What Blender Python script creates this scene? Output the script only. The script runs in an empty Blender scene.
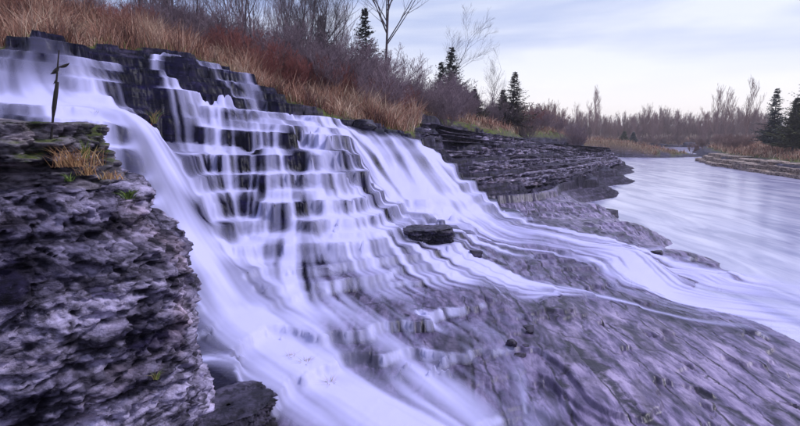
import bpy, bmesh, math, random
import numpy as np
from mathutils import Vector, Matrix, Euler
random.seed(7)
np.random.seed(7)
SC = bpy.context.scene
COL = SC.collection
R = math.radians

# ------------------------------------------------------------------ camera
CAM_H = 3.0
F_PX = 533.0                     # focal length in pixels of an 800 px wide frame (24 mm lens)
HORIZON = 135.0
PITCH = math.atan((213.0 - HORIZON) / F_PX)
cam_d = bpy.data.cameras.new('camera')
cam_d.sensor_width = 36.0
cam_d.lens = 36.0 * F_PX / 800.0
cam_d.clip_start = 0.05
cam_d.clip_end = 3000.0
cam = bpy.data.objects.new('camera', cam_d)
COL.objects.link(cam)
cam.location = (0, 0, CAM_H)
cam.rotation_euler = (R(90) - PITCH, 0, 0)
SC.camera = cam

# ------------------------------------------------------------------ world: overcast evening sky
SUN_EL, SUN_AZ = R(52), R(85)           # veiled sun high on the right
world = bpy.data.worlds.new('World')
SC.world = world
world.use_nodes = True
wn, wl = world.node_tree.nodes, world.node_tree.links
wn.clear()
out = wn.new('ShaderNodeOutputWorld')
sky = wn.new('ShaderNodeTexSky')
sky.sky_type = 'NISHITA'
sky.sun_disc = False
sky.sun_elevation = SUN_EL
sky.sun_rotation = SUN_AZ
sky.air_density = 1.0
sky.dust_density = 0.6
bg_sky = wn.new('ShaderNodeBackground'); bg_sky.inputs[1].default_value = 0.06
wl.new(sky.outputs[0], bg_sky.inputs[0])
# thin stratus over it: broad soft bands
tc = wn.new('ShaderNodeTexCoord')
mp = wn.new('ShaderNodeMapping'); mp.inputs['Scale'].default_value = (1.1, 1.1, 6.5)
mp.inputs['Rotation'].default_value = (0.0, R(9), 0.0)
wl.new(tc.outputs['Generated'], mp.inputs[0])
nz = wn.new('ShaderNodeTexNoise'); nz.inputs['Scale'].default_value = 1.5
nz.inputs['Detail'].default_value = 5.0; nz.inputs['Roughness'].default_value = 0.5
nz.inputs['Distortion'].default_value = 0.3
wl.new(mp.outputs[0], nz.inputs['Vector'])
cr = wn.new('ShaderNodeValToRGB')
cr.color_ramp.elements[0].position = 0.40; cr.color_ramp.elements[0].color = (0.33, 0.40, 0.69, 1)
cr.color_ramp.elements[1].position = 0.62; cr.color_ramp.elements[1].color = (0.74, 0.76, 0.87, 1)
wl.new(nz.outputs['Fac'], cr.inputs[0])
# paler towards the horizon, as any overcast sky
sep = wn.new('ShaderNodeSeparateXYZ'); wl.new(tc.outputs['Generated'], sep.inputs[0])
hr = wn.new('ShaderNodeMapRange'); hr.inputs[1].default_value = 0.0; hr.inputs[2].default_value = 0.22
hr.inputs[3].default_value = 1.0; hr.inputs[4].default_value = 0.0
hr.interpolation_type = 'SMOOTHSTEP'
wl.new(sep.outputs['Z'], hr.inputs[0])
hm = wn.new('ShaderNodeMixRGB'); hm.inputs[2].default_value = (0.90, 0.885, 0.96, 1)
wl.new(hr.outputs[0], hm.inputs[0]); wl.new(cr.outputs[0], hm.inputs[1])
hr2 = wn.new('ShaderNodeMapRange'); hr2.inputs[1].default_value = 0.0; hr2.inputs[2].default_value = 0.13
hr2.inputs[3].default_value = 0.75; hr2.inputs[4].default_value = 0.0; hr2.interpolation_type = 'SMOOTHSTEP'
wl.new(sep.outputs['Z'], hr2.inputs[0])
hm2 = wn.new('ShaderNodeMixRGB'); hm2.inputs[2].default_value = (1.0, 0.90, 0.84, 1)
wl.new(hr2.outputs[0], hm2.inputs[0]); wl.new(hm.outputs[0], hm2.inputs[1])
bg_c = wn.new('ShaderNodeBackground'); bg_c.inputs[1].default_value = 0.77
wl.new(hm2.outputs[0], bg_c.inputs[0])
mixw = wn.new('ShaderNodeMixShader'); mixw.inputs[0].default_value = 0.80
wl.new(bg_sky.outputs[0], mixw.inputs[1]); wl.new(bg_c.outputs[0], mixw.inputs[2])
wl.new(mixw.outputs[0], out.inputs[0])

sun_d = bpy.data.lights.new('sun', 'SUN')
sun_d.energy = 1.5
sun_d.angle = R(14)
sun_d.color = (0.97, 0.95, 1.0)
sun = bpy.data.objects.new('sun', sun_d)
COL.objects.link(sun)
# sky sun_rotation a: sun stands at azimuth a clockwise from +Y
sdir = Vector((math.sin(SUN_AZ) * math.cos(SUN_EL), math.cos(SUN_AZ) * math.cos(SUN_EL), math.sin(SUN_EL)))
sun.rotation_euler = sdir.to_track_quat('Z', 'Y').to_euler()
sun.location = sdir * 50

SC.view_settings.view_transform = 'Standard'
SC.view_settings.look = 'None'
SC.view_settings.gamma = 1.0
SC.view_settings.use_curve_mapping = False
SC.view_settings.exposure = 0.84
SC.render.engine = 'CYCLES'
SC.cycles.max_bounces = 5
SC.cycles.diffuse_bounces = 3
SC.cycles.glossy_bounces = 2
SC.cycles.transmission_bounces = 2
SC.cycles.transparent_max_bounces = 12
SC.cycles.use_denoising = True

# ------------------------------------------------------------------ helpers
CP, SP = math.cos(PITCH), math.sin(PITCH)
def at(px, py, d):
    """a point d metres ahead of the tripod on the line of sight of a photo pixel"""
    v = (213.0 - py) / F_PX
    t = d / (CP + v * SP)
    return ((px - 400.0) / F_PX * t, d, CAM_H + (v * CP - SP) * t)
def at_z(px, py, z):
    v = (213.0 - py) / F_PX
    t = (z - CAM_H) / (v * CP - SP)
    return ((px - 400.0) / F_PX * t, (CP + v * SP) * t, z)

def tag(o, label=None, cat=None, group=None, kind=None):
    if label: o['label'] = label
    if cat: o['category'] = cat
    if group: o['group'] = group
    if kind: o['kind'] = kind
    return o
def mesh_obj(name, verts, faces, material=None, parent=None, smooth=True):
    me = bpy.data.meshes.new(name)
    if isinstance(verts, np.ndarray):
        fa = np.asarray(faces, dtype=np.int32)
        me.vertices.add(len(verts)); me.vertices.foreach_set('co', verts.astype(np.float32).ravel())
        n, k = fa.shape
        me.loops.add(n * k); me.loops.foreach_set('vertex_index', fa.ravel())
        me.polygons.add(n); me.polygons.foreach_set('loop_start', np.arange(0, n * k, k, dtype=np.int32))
        me.update(calc_edges=True)
    else:
        me.from_pydata(verts, [], faces)
    if smooth:
        me.polygons.foreach_set('use_smooth', np.ones(len(me.polygons), dtype=bool))
    if material: me.materials.append(material)
    o = bpy.data.objects.new(name, me)
    COL.objects.link(o)
    if parent: o.parent = parent
    return o
def add_attr(o, name, arr):
    a = o.data.attributes.new(name, 'FLOAT', 'POINT')
    a.data.foreach_set('value', np.asarray(arr, dtype=np.float32))
def empty(name, loc=(0, 0, 0), rz=0.0):
    e = bpy.data.objects.new(name, None); e.empty_display_size = 0.2
    COL.objects.link(e); e.location = loc; e.rotation_euler = (0, 0, rz)
    return e
def copy_tree(o, parent=None):
    c = o.copy(); COL.objects.link(c); c.parent = parent
    for ch in list(o.children): copy_tree(ch, c)
    return c

# ---- gradient noise in numpy
_rng = np.random.RandomState(11)
_perm = np.concatenate([_rng.permutation(256)] * 3).astype(np.int32)
_g3 = _rng.normal(size=(256, 3)); _g3 /= np.linalg.norm(_g3, axis=1)[:, None]
_g3 = _g3.astype(np.float32)
_ga = _rng.uniform(0, 2 * np.pi, 256)
_g2 = np.stack([np.cos(_ga), np.sin(_ga)], 1).astype(np.float32)
def perlin2(x, y, seed=0):
    xi = np.floor(x).astype(np.int32); yi = np.floor(y).astype(np.int32)
    fx = (x - xi).astype(np.float32); fy = (y - yi).astype(np.float32)
    xi = (xi + seed * 37) & 255; yi = (yi + seed * 91) & 255
    u = fx * fx * fx * (fx * (fx * 6 - 15) + 10); v = fy * fy * fy * (fy * (fy * 6 - 15) + 10)
    def g(ix, iy, dx, dy):
        h = _perm[_perm[ix & 255] + (iy & 255)]
        gg = _g2[h]
        return gg[..., 0] * dx + gg[..., 1] * dy
    a = g(xi, yi, fx, fy); b = g(xi + 1, yi, fx - 1, fy)
    c = g(xi, yi + 1, fx, fy - 1); d = g(xi + 1, yi + 1, fx - 1, fy - 1)
    ab = a + u * (b - a); cd = c + u * (d - c)
    return (ab + v * (cd - ab)) * 1.5
def perlin3(x, y, z, seed=0):
    xi = np.floor(x).astype(np.int32); yi = np.floor(y).astype(np.int32); zi = np.floor(z).astype(np.int32)
    fx = (x - xi).astype(np.float32); fy = (y - yi).astype(np.float32); fz = (z - zi).astype(np.float32)
    xi = (xi + seed * 37) & 255; yi = (yi + seed * 91) & 255; zi = (zi + seed * 53) & 255
    fade = lambda t: t * t * t * (t * (t * 6 - 15) + 10)
    u, v, w = fade(fx), fade(fy), fade(fz)
    def g(i, j, k):
        h = _perm[_perm[_perm[(xi + i) & 255] + ((yi + j) & 255)] + ((zi + k) & 255)]
        gg = _g3[h]
        return gg[..., 0] * (fx - i) + gg[..., 1] * (fy - j) + gg[..., 2] * (fz - k)
    l = lambda a, b, t: a + t * (b - a)
    return l(l(l(g(0,0,0), g(1,0,0), u), l(g(0,1,0), g(1,1,0), u), v),
             l(l(g(0,0,1), g(1,0,1), u), l(g(0,1,1), g(1,1,1), u), v), w) * 1.5
def fbm2(x, y, oct=4, seed=0, gain=0.5):
    s = 0; a = 1.0; f = 1.0
    for i in range(oct):
        s = s + a * perlin2(x * f, y * f, seed + i); a *= gain; f *= 2.03
    return s
def fbm3(x, y, z, oct=4, seed=0, gain=0.5):
    s = 0; a = 1.0; f = 1.0
    for i in range(oct):
        s = s + a * perlin3(x * f, y * f, z * f, seed + i); a *= gain; f *= 2.03
    return s
def _h(n): return _perm[n & 255]
_rnd = _rng.rand(256, 4).astype(np.float32)
def vor2(x, y, seed=0, jit=0.9):
    """Voronoi cells in the plane: random value of the cell, distance to its border"""
    xi = np.floor(x).astype(np.int32); yi = np.floor(y).astype(np.int32)
    f1 = np.full(x.shape, 9.0, np.float32); f2 = f1.copy(); val = np.zeros(x.shape, np.float32)
    for i in (-1, 0, 1):
        for j in (-1, 0, 1):
            r_ = _rnd[_perm[_perm[(xi + i + seed * 37) & 255] + ((yi + j + seed * 91) & 255)]]
            d = (xi + i + 0.5 + jit * (r_[..., 0] - .5) - x) ** 2 + (yi + j + 0.5 + jit * (r_[..., 1] - .5) - y) ** 2
            m = d < f1
            f2 = np.where(m, f1, np.minimum(f2, d)); val = np.where(m, r_[..., 2], val); f1 = np.where(m, d, f1)
    return val, np.sqrt(f2) - np.sqrt(f1)
def vor3(x, y, z, seed=0, jit=0.95):
    xi = np.floor(x).astype(np.int32); yi = np.floor(y).astype(np.int32); zi = np.floor(z).astype(np.int32)
    f1 = np.full(x.shape, 9.0, np.float32); f2 = f1.copy(); val = np.zeros(x.shape, np.float32)
    for i in (-1, 0, 1):
        for j in (-1, 0, 1):
            for k in (-1, 0, 1):
                r_ = _rnd[_perm[_perm[_perm[(xi + i + seed * 37) & 255] + ((yi + j) & 255)] + ((zi + k + seed * 53) & 255)]]
                d = (xi + i + 0.5 + jit * (r_[..., 0] - .5) - x) ** 2 + (yi + j + 0.5 + jit * (r_[..., 1] - .5) - y) ** 2 + (zi + k + 0.5 + jit * (r_[..., 3] - .5) - z) ** 2
                m = d < f1
                f2 = np.where(m, f1, np.minimum(f2, d)); val = np.where(m, r_[..., 2], val); f1 = np.where(m, d, f1)
    return val, np.sqrt(f2) - np.sqrt(f1)
def sstep(a, b, x):
    t = np.clip((x - a) / (b - a), 0, 1)
    return t * t * (3 - 2 * t)

# ------------------------------------------------------------------ materials
def new_mat(name):
    m = bpy.data.materials.new(name); m.use_nodes = True
    nt = m.node_tree; b = nt.nodes['Principled BSDF']
    return m, nt, b
def N(nt, typ, **kw):
    n = nt.nodes.new(typ)
    for k, v in kw.items():
        if k.startswith('i_'): n.inputs[k[2:].replace('_', ' ')].default_value = v
        else: setattr(n, k, v)
    return n
def ramp(nt, src, stops):
    r = nt.nodes.new('ShaderNodeValToRGB')
    e = r.color_ramp.elements
    while len(e) < len(stops): e.new(0.5)
    for q, (p, c) in zip(e, stops):
        q.position = p; q.color = (c[0], c[1], c[2], 1) if not isinstance(c, float) else (c, c, c, 1)
    nt.links.new(src, r.inputs[0])
    return r
def mixc(nt, fac, a, b, mode='MIX'):
    m = nt.nodes.new('ShaderNodeMixRGB'); m.blend_type = mode
    for i, s in enumerate((fac, a, b)):
        if hasattr(s, 'is_linked'): nt.links.new(s, m.inputs[i])
        elif isinstance(s, (int, float)): m.inputs[i].default_value = s
        else: m.inputs[i].default_value = (s[0], s[1], s[2], 1)
    return m.outputs[0]
def math_n(nt, op, a, b=None, clamp=False):
    m = nt.nodes.new('ShaderNodeMath'); m.operation = op; m.use_clamp = clamp
    for i, s in enumerate((a, b)):
        if s is None: continue
        if hasattr(s, 'is_linked'): nt.links.new(s, m.inputs[i])
        else: m.inputs[i].default_value = s
    return m.outputs[0]
def noise_n(nt, vec, scale, detail=4, rough=0.55, dist=0.0):
    n = nt.nodes.new('ShaderNodeTexNoise')
    n.inputs['Scale'].default_value = scale; n.inputs['Detail'].default_value = detail
    n.inputs['Roughness'].default_value = rough; n.inputs['Distortion'].default_value = dist
    if vec is not None: nt.links.new(vec, n.inputs['Vector'])
    return n.outputs['Fac']
def bump_n(nt, h, strength, dist):
    b = nt.nodes.new('ShaderNodeBump'); b.inputs['Strength'].default_value = strength
    b.inputs['Distance'].default_value = dist
    nt.links.new(h, b.inputs['Height'])
    return b.outputs[0]
def attr_n(nt, name):
    a = nt.nodes.new('ShaderNodeAttribute'); a.attribute_name = name
    return a.outputs['Fac']
def pos_n(nt, scale=(1, 1, 1), rot=(0, 0, 0), obj=False):
    if obj:
        t = nt.nodes.new('ShaderNodeTexCoord').outputs['Object']
    else:
        t = nt.nodes.new('ShaderNodeNewGeometry').outputs['Position']
    m = nt.nodes.new('ShaderNodeMapping'); m.inputs['Scale'].default_value = scale
    m.inputs['Rotation'].default_value = rot
    nt.links.new(t, m.inputs[0])
    return m.outputs[0]

def rock_colour(nt, vec, wet=None):
    """layered violet-grey limestone: pale weathered skin, dark pits and bedding lines"""
    n1 = noise_n(nt, vec, 2.2, 6, 0.62)
    n2 = noise_n(nt, vec, 11.0, 6, 0.68)
    c = ramp(nt, n1, [(0.30, (0.025, 0.020, 0.044)), (0.52, (0.075, 0.062, 0.11)), (0.74, (0.20, 0.165, 0.25))]).outputs[0]
    d = ramp(nt, n2, [(0.36, 0.22), (0.50, 0.75), (0.62, 1.0)]).outputs[0]
    return mixc(nt, 0.8, c, d, 'MULTIPLY'), n1, n2

def make_ground_mat():
    m, nt, b = new_mat('bedrock_and_soil')
    L = nt.links
    v = pos_n(nt)
    c, n1, n2 = rock_colour(nt, v)
    # bedding on the steep faces
    vb = pos_n(nt, (0.6, 0.6, 7.0))
    bed = noise_n(nt, vb, 1.5, 6, 0.65, 0.15)
    bc = ramp(nt, bed, [(0.40, 0.10), (0.49, 0.7), (0.62, 1.45)]).outputs[0]
    c = mixc(nt, 0.7, c, bc, 'MULTIPLY')
    # pale flat slab by the river: fine streaks along the dip
    vs = pos_n(nt, (3.2, 0.8, 1.0), (0, 0, R(-16)))
    st = noise_n(nt, vs, 2.2, 8, 0.62, 0.4)
    sc_ = ramp(nt, st, [(0.34, (0.042, 0.033, 0.078)), (0.47, (0.155, 0.12, 0.235)), (0.64, (0.37, 0.295, 0.48))]).outputs[0]
    slab = attr_n(nt, 'slab')
    vo = nt.nodes.new('ShaderNodeTexVoronoi'); vo.feature = 'DISTANCE_TO_EDGE'; vo.inputs['Scale'].default_value = 1.0
    wv = nt.nodes.new('ShaderNodeVectorMath'); wv.operation = 'ADD'
    nv_ = nt.nodes.new('ShaderNodeTexNoise'); nv_.inputs['Scale'].default_value = 2.5; nv_.inputs['Detail'].default_value = 5
    L.new(v, nv_.inputs['Vector'])
    sv = nt.nodes.new('ShaderNodeVectorMath'); sv.operation = 'SCALE'; sv.inputs['Scale'].default_value = 0.22
    L.new(nv_.outputs['Color'], sv.inputs[0])
    L.new(pos_n(nt, (1.7, 0.17, 0.01), (0, 0, R(-16))), wv.inputs[0]); L.new(sv.outputs[0], wv.inputs[1])
    L.new(wv.outputs[0], vo.inputs['Vector'])
    ck = ramp(nt, vo.outputs['Distance'], [(0.0, 1.0), (0.012, 0.9), (0.034, 0.0)]).outputs[0]
    vo2 = nt.nodes.new('ShaderNodeTexVoronoi'); vo2.feature = 'DISTANCE_TO_EDGE'; vo2.inputs['Scale'].default_value = 3.1
    L.new(wv.outputs[0], vo2.inputs['Vector'])
    ck2 = ramp(nt, vo2.outputs['Distance'], [(0.0, 0.8), (0.008, 0.6), (0.03, 0.0)]).outputs[0]
    ckm = ramp(nt, n1, [(0.45, 0.0), (0.58, 1.0)]).outputs[0]
    cracks = math_n(nt, 'MULTIPLY', math_n(nt, 'MAXIMUM', math_n(nt, 'MULTIPLY', ck, ramp(nt, n1, [(0.38, 0.0), (0.50, 0.95)]).outputs[0]), math_n(nt, 'MULTIPLY', ck2, math_n(nt, 'MULTIPLY', ckm, 0.0))), slab)
    # damp patches with their own outline
    dp = ramp(nt, noise_n(nt, pos_n(nt, (1.6, 0.5, 1.0), (0, 0, R(-16))), 1.1, 6, 0.62, 0.5), [(0.40, 0.42), (0.52, 1.0)]).outputs[0]
    sc_ = mixc(nt, 1.0, sc_, dp, 'MULTIPLY')
    sc_ = mixc(nt, cracks, sc_, (0.014, 0.011, 0.022))
    c = mixc(nt, slab, c, sc_)
    # wet rock is darker
    wet = attr_n(nt, 'wet')
    c = mixc(nt, wet, c, mixc(nt, 1.0, c, (0.07, 0.055, 0.22), 'MULTIPLY'))
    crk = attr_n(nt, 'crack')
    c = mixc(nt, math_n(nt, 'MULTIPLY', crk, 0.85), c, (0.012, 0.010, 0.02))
    # soil and dead leaves
    veg = attr_n(nt, 'veg')
    sn = noise_n(nt, v, 6.0, 5, 0.6)
    so = ramp(nt, sn, [(0.35, (0.05, 0.032, 0.022)), (0.5, (0.11, 0.07, 0.045)), (0.65, (0.20, 0.13, 0.085))]).outputs[0]
    c = mixc(nt, veg, c, so)
    # moss
    moss = attr_n(nt, 'moss')
    mf = math_n(nt, 'MULTIPLY', moss, ramp(nt, noise_n(nt, v, 5.0, 4, 0.6), [(0.42, 0.0), (0.55, 1.0)]).outputs[0])
    c = mixc(nt, mf, c, (0.085, 0.11, 0.02))
    L.new(c, b.inputs['Base Color'])
    rg = nt.nodes.new('ShaderNodeMapRange'); rg.inputs[3].default_value = 0.72; rg.inputs[4].default_value = 0.30
    L.new(math_n(nt, 'MAXIMUM', wet, math_n(nt, 'MULTIPLY', slab, 0.75)), rg.inputs[0]); L.new(rg.outputs[0], b.inputs['Roughness'])
    spm = math_n(nt, 'ADD', math_n(nt, 'MULTIPLY', slab, 0.24), 0.08); L.new(spm, b.inputs['Specular IOR Level'])
    sm_ = math_n(nt, 'SUBTRACT', 1.0, math_n(nt, 'MULTIPLY', slab, 0.72))
    h = math_n(nt, 'MULTIPLY', math_n(nt, 'ADD', n2, math_n(nt, 'MULTIPLY', bed, 0.7)), sm_)
    h = math_n(nt, 'ADD', h, math_n(nt, 'MULTIPLY', math_n(nt, 'MULTIPLY', st, slab), 0.5))
    h = math_n(nt, 'SUBTRACT', h, math_n(nt, 'MULTIPLY', cracks, 0.9))
    L.new(bump_n(nt, h, 0.45, 0.025), b.inputs['Normal'])
    return m

def make_white_water(name='white_water', tint=(0.635, 0.61, 1.0)):
    """thin aerated water: the attribute 'flow' is how much of it runs there"""
    m, nt, b = new_mat(name)
    L = nt.links
    nt.nodes.remove(b)
    o = nt.nodes['Material Output']
    fl = attr_n(nt, 'flow')
    dif = N(nt, 'ShaderNodeBsdfDiffuse'); dif.inputs[0].default_value = (*tint, 1)
    tr = N(nt, 'ShaderNodeBsdfTranslucent'); tr.inputs[0].default_value = (*tint, 1)
    ge = N(nt, 'ShaderNodeNewGeometry')
    va = N(nt, 'ShaderNodeVectorMath', operation='ADD'); va.inputs[1].default_value = (0.0, 0.0, 1.1)
    L.new(ge.outputs['Normal'], va.inputs[0])
    vn = N(nt, 'ShaderNodeVectorMath', operation='NORMALIZE'); L.new(va.outputs[0], vn.inputs[0])
    L.new(vn.outputs[0], dif.inputs['Normal'])
    mx = N(nt, 'ShaderNodeMixShader'); mx.inputs[0].default_value = 0.15
    L.new(dif.outputs[0], mx.inputs[1]); L.new(tr.outputs[0], mx.inputs[2])
    gl = N(nt, 'ShaderNodeBsdfGlossy'); gl.inputs['Roughness'].default_value = 0.5
    mg = N(nt, 'ShaderNodeMixShader'); mg.inputs[0].default_value = 0.02
    L.new(mx.outputs[0], mg.inputs[1]); L.new(gl.outputs[0], mg.inputs[2])
    tp = N(nt, 'ShaderNodeBsdfTransparent')
    mt = N(nt, 'ShaderNodeMixShader')
    L.new(fl, mt.inputs[0]); L.new(tp.outputs[0], mt.inputs[1]); L.new(mg.outputs[0], mt.inputs[2])
    L.new(mt.outputs[0], o.inputs['Surface'])
    return m
# ------------------------------------------------------------------ terrain
RIVER_Z = -0.5
# (photo x, photo y, metres ahead, vegetated 0/1): survey points of the ground surface
SURVEY = [
 # foot of the stepped fall
 (240,287,9.4,0),(300,280,9.9,0),(390,265,10.9,0),(455,258,11.8,0),
 # face of the stepped fall
 (222,243,10.4,0),(300,241,10.8,0),(385,240,11.5,0),(215,207,11.3,0),(280,204,11.7,0),(345,202,12.3,0),(200,160,12.2,0),(270,163,12.7,0),(345,166,13.3,0),(168,150,12.4,0),
 # bench under the lip
 (150,110,13.2,0),(200,123,13.6,0),(250,127,14.1,0),(300,130,14.6,0),(345,137,15.1,0),
 # lip
 (-60,52,11.7,0),(20,53,11.9,0),(50,53,12.2,0),(85,60,12.6,0),(130,75,13.3,0),(170,84,13.8,0),(230,105,14.5,0),(270,112,15.1,0),(310,121,15.7,0),(345,130,16.1,0),
 # left-hand bench and chute
 (0,95,11.3,0),(60,104,11.3,0),(105,109,11.4,0),(0,108,10.3,0),(60,114,10.4,0),(100,117,10.7,0),(128,113,11.2,0),(148,130,11.0,0),(166,165,10.7,0),(183,205,10.3,0),(200,245,9.85,0),(218,280,9.3,0),(238,312,8.5,0),
 (-80,100,10.5,0),(-120,60,11.5,0),
 # lower bed
 (230,390,6.0,0),
 # right-hand slab
 (640,252,13.4,0),(800,395,6.6,0),(750,330,8.9,0),
 (655,285,11.9,0),(680,303,11.0,0),(745,312,10.5,0),(800,335,9.5,0),(690,252,14.9,0),(740,277,12.8,0),
 (640,225,17.2,0),(500,240,14.6,0),
 # main chute and its outflow
 (370,138,16.4,0),(400,139,16.8,0),(430,150,17.1,0),(380,180,15.3,0),(390,203,14.5,0),(440,205,15.2,0),(415,170,16.0,0),(400,228,13.2,0),(445,230,13.4,0),(470,213,15.6,0),(540,237,14.6,0),(590,247,14.0,0),
 # flat shelf beyond
 (500,215,19.5,0),(560,200,23.5,0),(600,185,31.0,0),(560,188,27.0,0),(480,200,21.0,0),(600,205,22.5,0),
 # layered bank beyond the chute
 (450,160,20.6,0),(470,188,20.9,0),(430,130,22.5,0),(445,128,26.0,0),(480,134,29.0,0),(540,140,37.0,0),(520,165,26.5,0),(560,168,31.0,0),(600,148,56.0,0),(612,157,54.0,0),(606,166,42.0,0),(575,155,44.0,0),(585,150,50.0,0),
 (480,122,38.0,1),(560,132,62.0,1),(620,140,90.0,1),
 # upper ledge behind the lip
 (118,73,14.2,0),(190,93,14.9,0),(255,109,16.0,0),(110,56,14.6,0),(190,69,15.4,0),(262,88,16.8,0),(150,56,16.2,0),(215,67,17.0,0),
 # grassy bank
 (0,44,13.0,1),(60,46,14.0,1),(0,20,15.5,1),(80,22,17.0,1),(100,44,16.2,1),(160,47,17.8,1),(200,56,18.6,1),(235,68,18.8,1),(272,97,18.4,1),(330,112,19.6,1),(375,120,20.6,1),(410,123,23,1),
 (-120,0,16.0,1),
]
PLAN = [  # x, y, z, vegetated: ground out of the picture or behind it
 (0,1.5,-0.3,0),(4,2,-0.4,0),(-3,3,0.3,0),(-5,5,0.6,0),(-9,6,2.0,0),(-7,8,1.6,0),(-4.5,7.0,0.2,0),(9,4,-0.6,0),(14,5,-1.2,0),(8.5,10,-1.0,0),(11,12,-1.3,0),(7.2,13.5,-0.62,0),(8.6,16,-0.75,0),
 (12,20,-1.4,0),(9.6,22,-0.8,0),(9.6,27,-0.7,0),(14,30,-1.4,0),(14.6,36,-0.8,0),(20,45,-1.4,0),(24,54,-0.9,0),(28,62,-1.2,0),(19,15,-1.5,0),(25,30,-1.5,0),
 (35,80,-1.4,0),(50,120,-1.4,0),(23,72,1.5,1),(34,110,1.8,1),(25,66,-0.9,0),(33,84,-0.9,0),(46,118,-0.9,0),(60,140,-1.2,0),
 (-12,30,7.0,1),(-25,25,8.0,1),(-5,35,5.4,1),(0,45,5.0,1),(-20,50,7.0,1),(6,50,4.4,1),(-15,90,7.0,1),(10,80,4.5,1),(20,100,3.5,1),(0,150,5.0,1),(-80,150,8.0,1),(-60,60,8.5,1),(-30,12,8.0,1),(-16,10,5.5,1),
 (35,160,1.2,1),(60,165,1.2,1),(90,168,1.2,1),(40,200,2.2,1),(90,230,2.5,1),(0,260,5.0,1),(200,260,4.0,1),(0,600,8.0,1),(300,600,8.0,1),(-300,600,8.0,1),(150,120,2.5,1),
 (40,150,1.6,1),(60,154,-0.9,0),(90,150,-0.9,0),
]
for _y in np.arange(5.5, 10.6, 0.85):          # the lower bed is one gently dipping plane
    for _px in (270, 310, 350, 390, 430, 470, 510, 550):
        _x = (_px - 400) / F_PX * _y
        if _y > 9.3 and _px < 330: continue
        PLAN.append((_x, _y, -0.37 + 0.105 * (_y - 5.6) - 0.055 * _x, 0))
for _y in (6.2, 7.4, 8.6, 9.8, 11.0):         # and so is the slab by the river
    for _x in (2.6, 3.5, 4.4, 5.3):
        PLAN.append((_x, _y, -0.22 + 0.012 * (_y - 6.0) - 0.055 * (_x - 2.6), 0))
_pts = [(*at(px, py, d), c) for px, py, d, c in SURVEY] + PLAN
_P = np.array([p[:3] for p in _pts]); _V = np.array([p[3] for p in _pts], float)
def _kern(r2): return np.sqrt(r2 + 0.16)
_D2 = ((_P[:, None, :2] - _P[None, :, :2]) ** 2).sum(-1)
_A = _kern(_D2) - 0.010 * np.eye(len(_P))     # slight smoothing
_n = len(_P)
_M = np.zeros((_n + 1, _n + 1)); _M[:_n, :_n] = _A; _M[_n, :_n] = 1; _M[:_n, _n] = 1
_W = np.linalg.solve(_M, np.vstack([np.stack([_P[:, 2], _V], 1), np.zeros((1, 2))]))
def rbf(x, y):
    sh = x.shape; x = x.ravel(); y = y.ravel()
    o = np.empty((x.size, 2), np.float32)
    for s in range(0, x.size, 40000):
        q = slice(s, s + 40000)
        r2 = (x[q, None] - _P[None, :, 0]) ** 2 + (y[q, None] - _P[None, :, 1]) ** 2
        o[q] = _kern(r2) @ _W[:_n] + _W[_n]
    return o[:, 0].reshape(sh), o[:, 1].reshape(sh)

_lr = random.Random(5)
LAYERS = []           # (level, thickness) of every rock bed from the river bed to the plateau
_z = -0.95
while _z < 7.5:
    h = _lr.uniform(0.10, 0.18) if _z < 0.40 else _lr.choice([0.12, 0.2, 0.28, 0.36, 0.42])
    LAYERS.append((_z, h)); _z += h

_z = -0.95
LAYERS_THIN = []      # the bank beyond the chute is bedded more thinly
while _z < 7.5:
    h = _lr.uniform(0.05, 0.10) if _z < 0.10 else _lr.choice([0.3, 0.45, 0.6])
    LAYERS_THIN.append((_z, h)); _z += h

_z = -0.9
LAYERS_SLAB = []
while _z < 0.6:
    h = _lr.uniform(0.03, 0.075)
    LAYERS_SLAB.append((_z, h)); _z += h

def grad(f, x, y):
    """gradient length of f on a structured grid of points x, y"""
    fu, fv = np.gradient(f); xu, xv = np.gradient(x); yu, yv = np.gradient(y)
    det = xu * yv - xv * yu
    det = np.where(np.abs(det) < 1e-9, 1e-9, det)
    gx = (fu * yv - fv * yu) / det; gy = (fv * xu - fu * xv) / det
    return np.sqrt(gx * gx + gy * gy)

TERR = {}
def path_mask(x, y, path, r0, r1):
    q = np.array([at(*p)[:2] for p in path])
    d2 = np.full(x.shape, 1e9); dx = np.zeros(x.shape); dy = np.zeros(x.shape)
    for a, b in zip(q[:-1], q[1:]):
        ab = b - a; t = np.clip(((x - a[0]) * ab[0] + (y - a[1]) * ab[1]) / (ab @ ab), 0, 1)
        e2 = (x - a[0] - t * ab[0]) ** 2 + (y - a[1] - t * ab[1]) ** 2
        m = e2 < d2
        d2 = np.where(m, e2, d2); l = math.hypot(*ab)
        dx = np.where(m, ab[0] / l, dx); dy = np.where(m, ab[1] / l, dy)
    return sstep(r1, r0, np.sqrt(d2)), dx, dy
LEFT_CHUTE = [(20,100,11.2),(100,110,11.2),(128,113,11.2),(148,130,11.0),(166,165,10.7),(183,205,10.3),(200,245,9.85),(218,280,9.3),(238,312,8.5),(265,345,7.6),(300,378,6.8),(345,408,6.0),(400,440,5.3)]
OUTFLOW = [(425,198,15.4),(470,213,15.5),(540,237,14.6),(600,248,13.9),(640,253,13.3),(658,283,11.9),(700,300,11.0),(770,316,10.3),(830,330,9.8)]
CHUTE = [(365,137,18.9),(425,146,19.3)]
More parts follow.
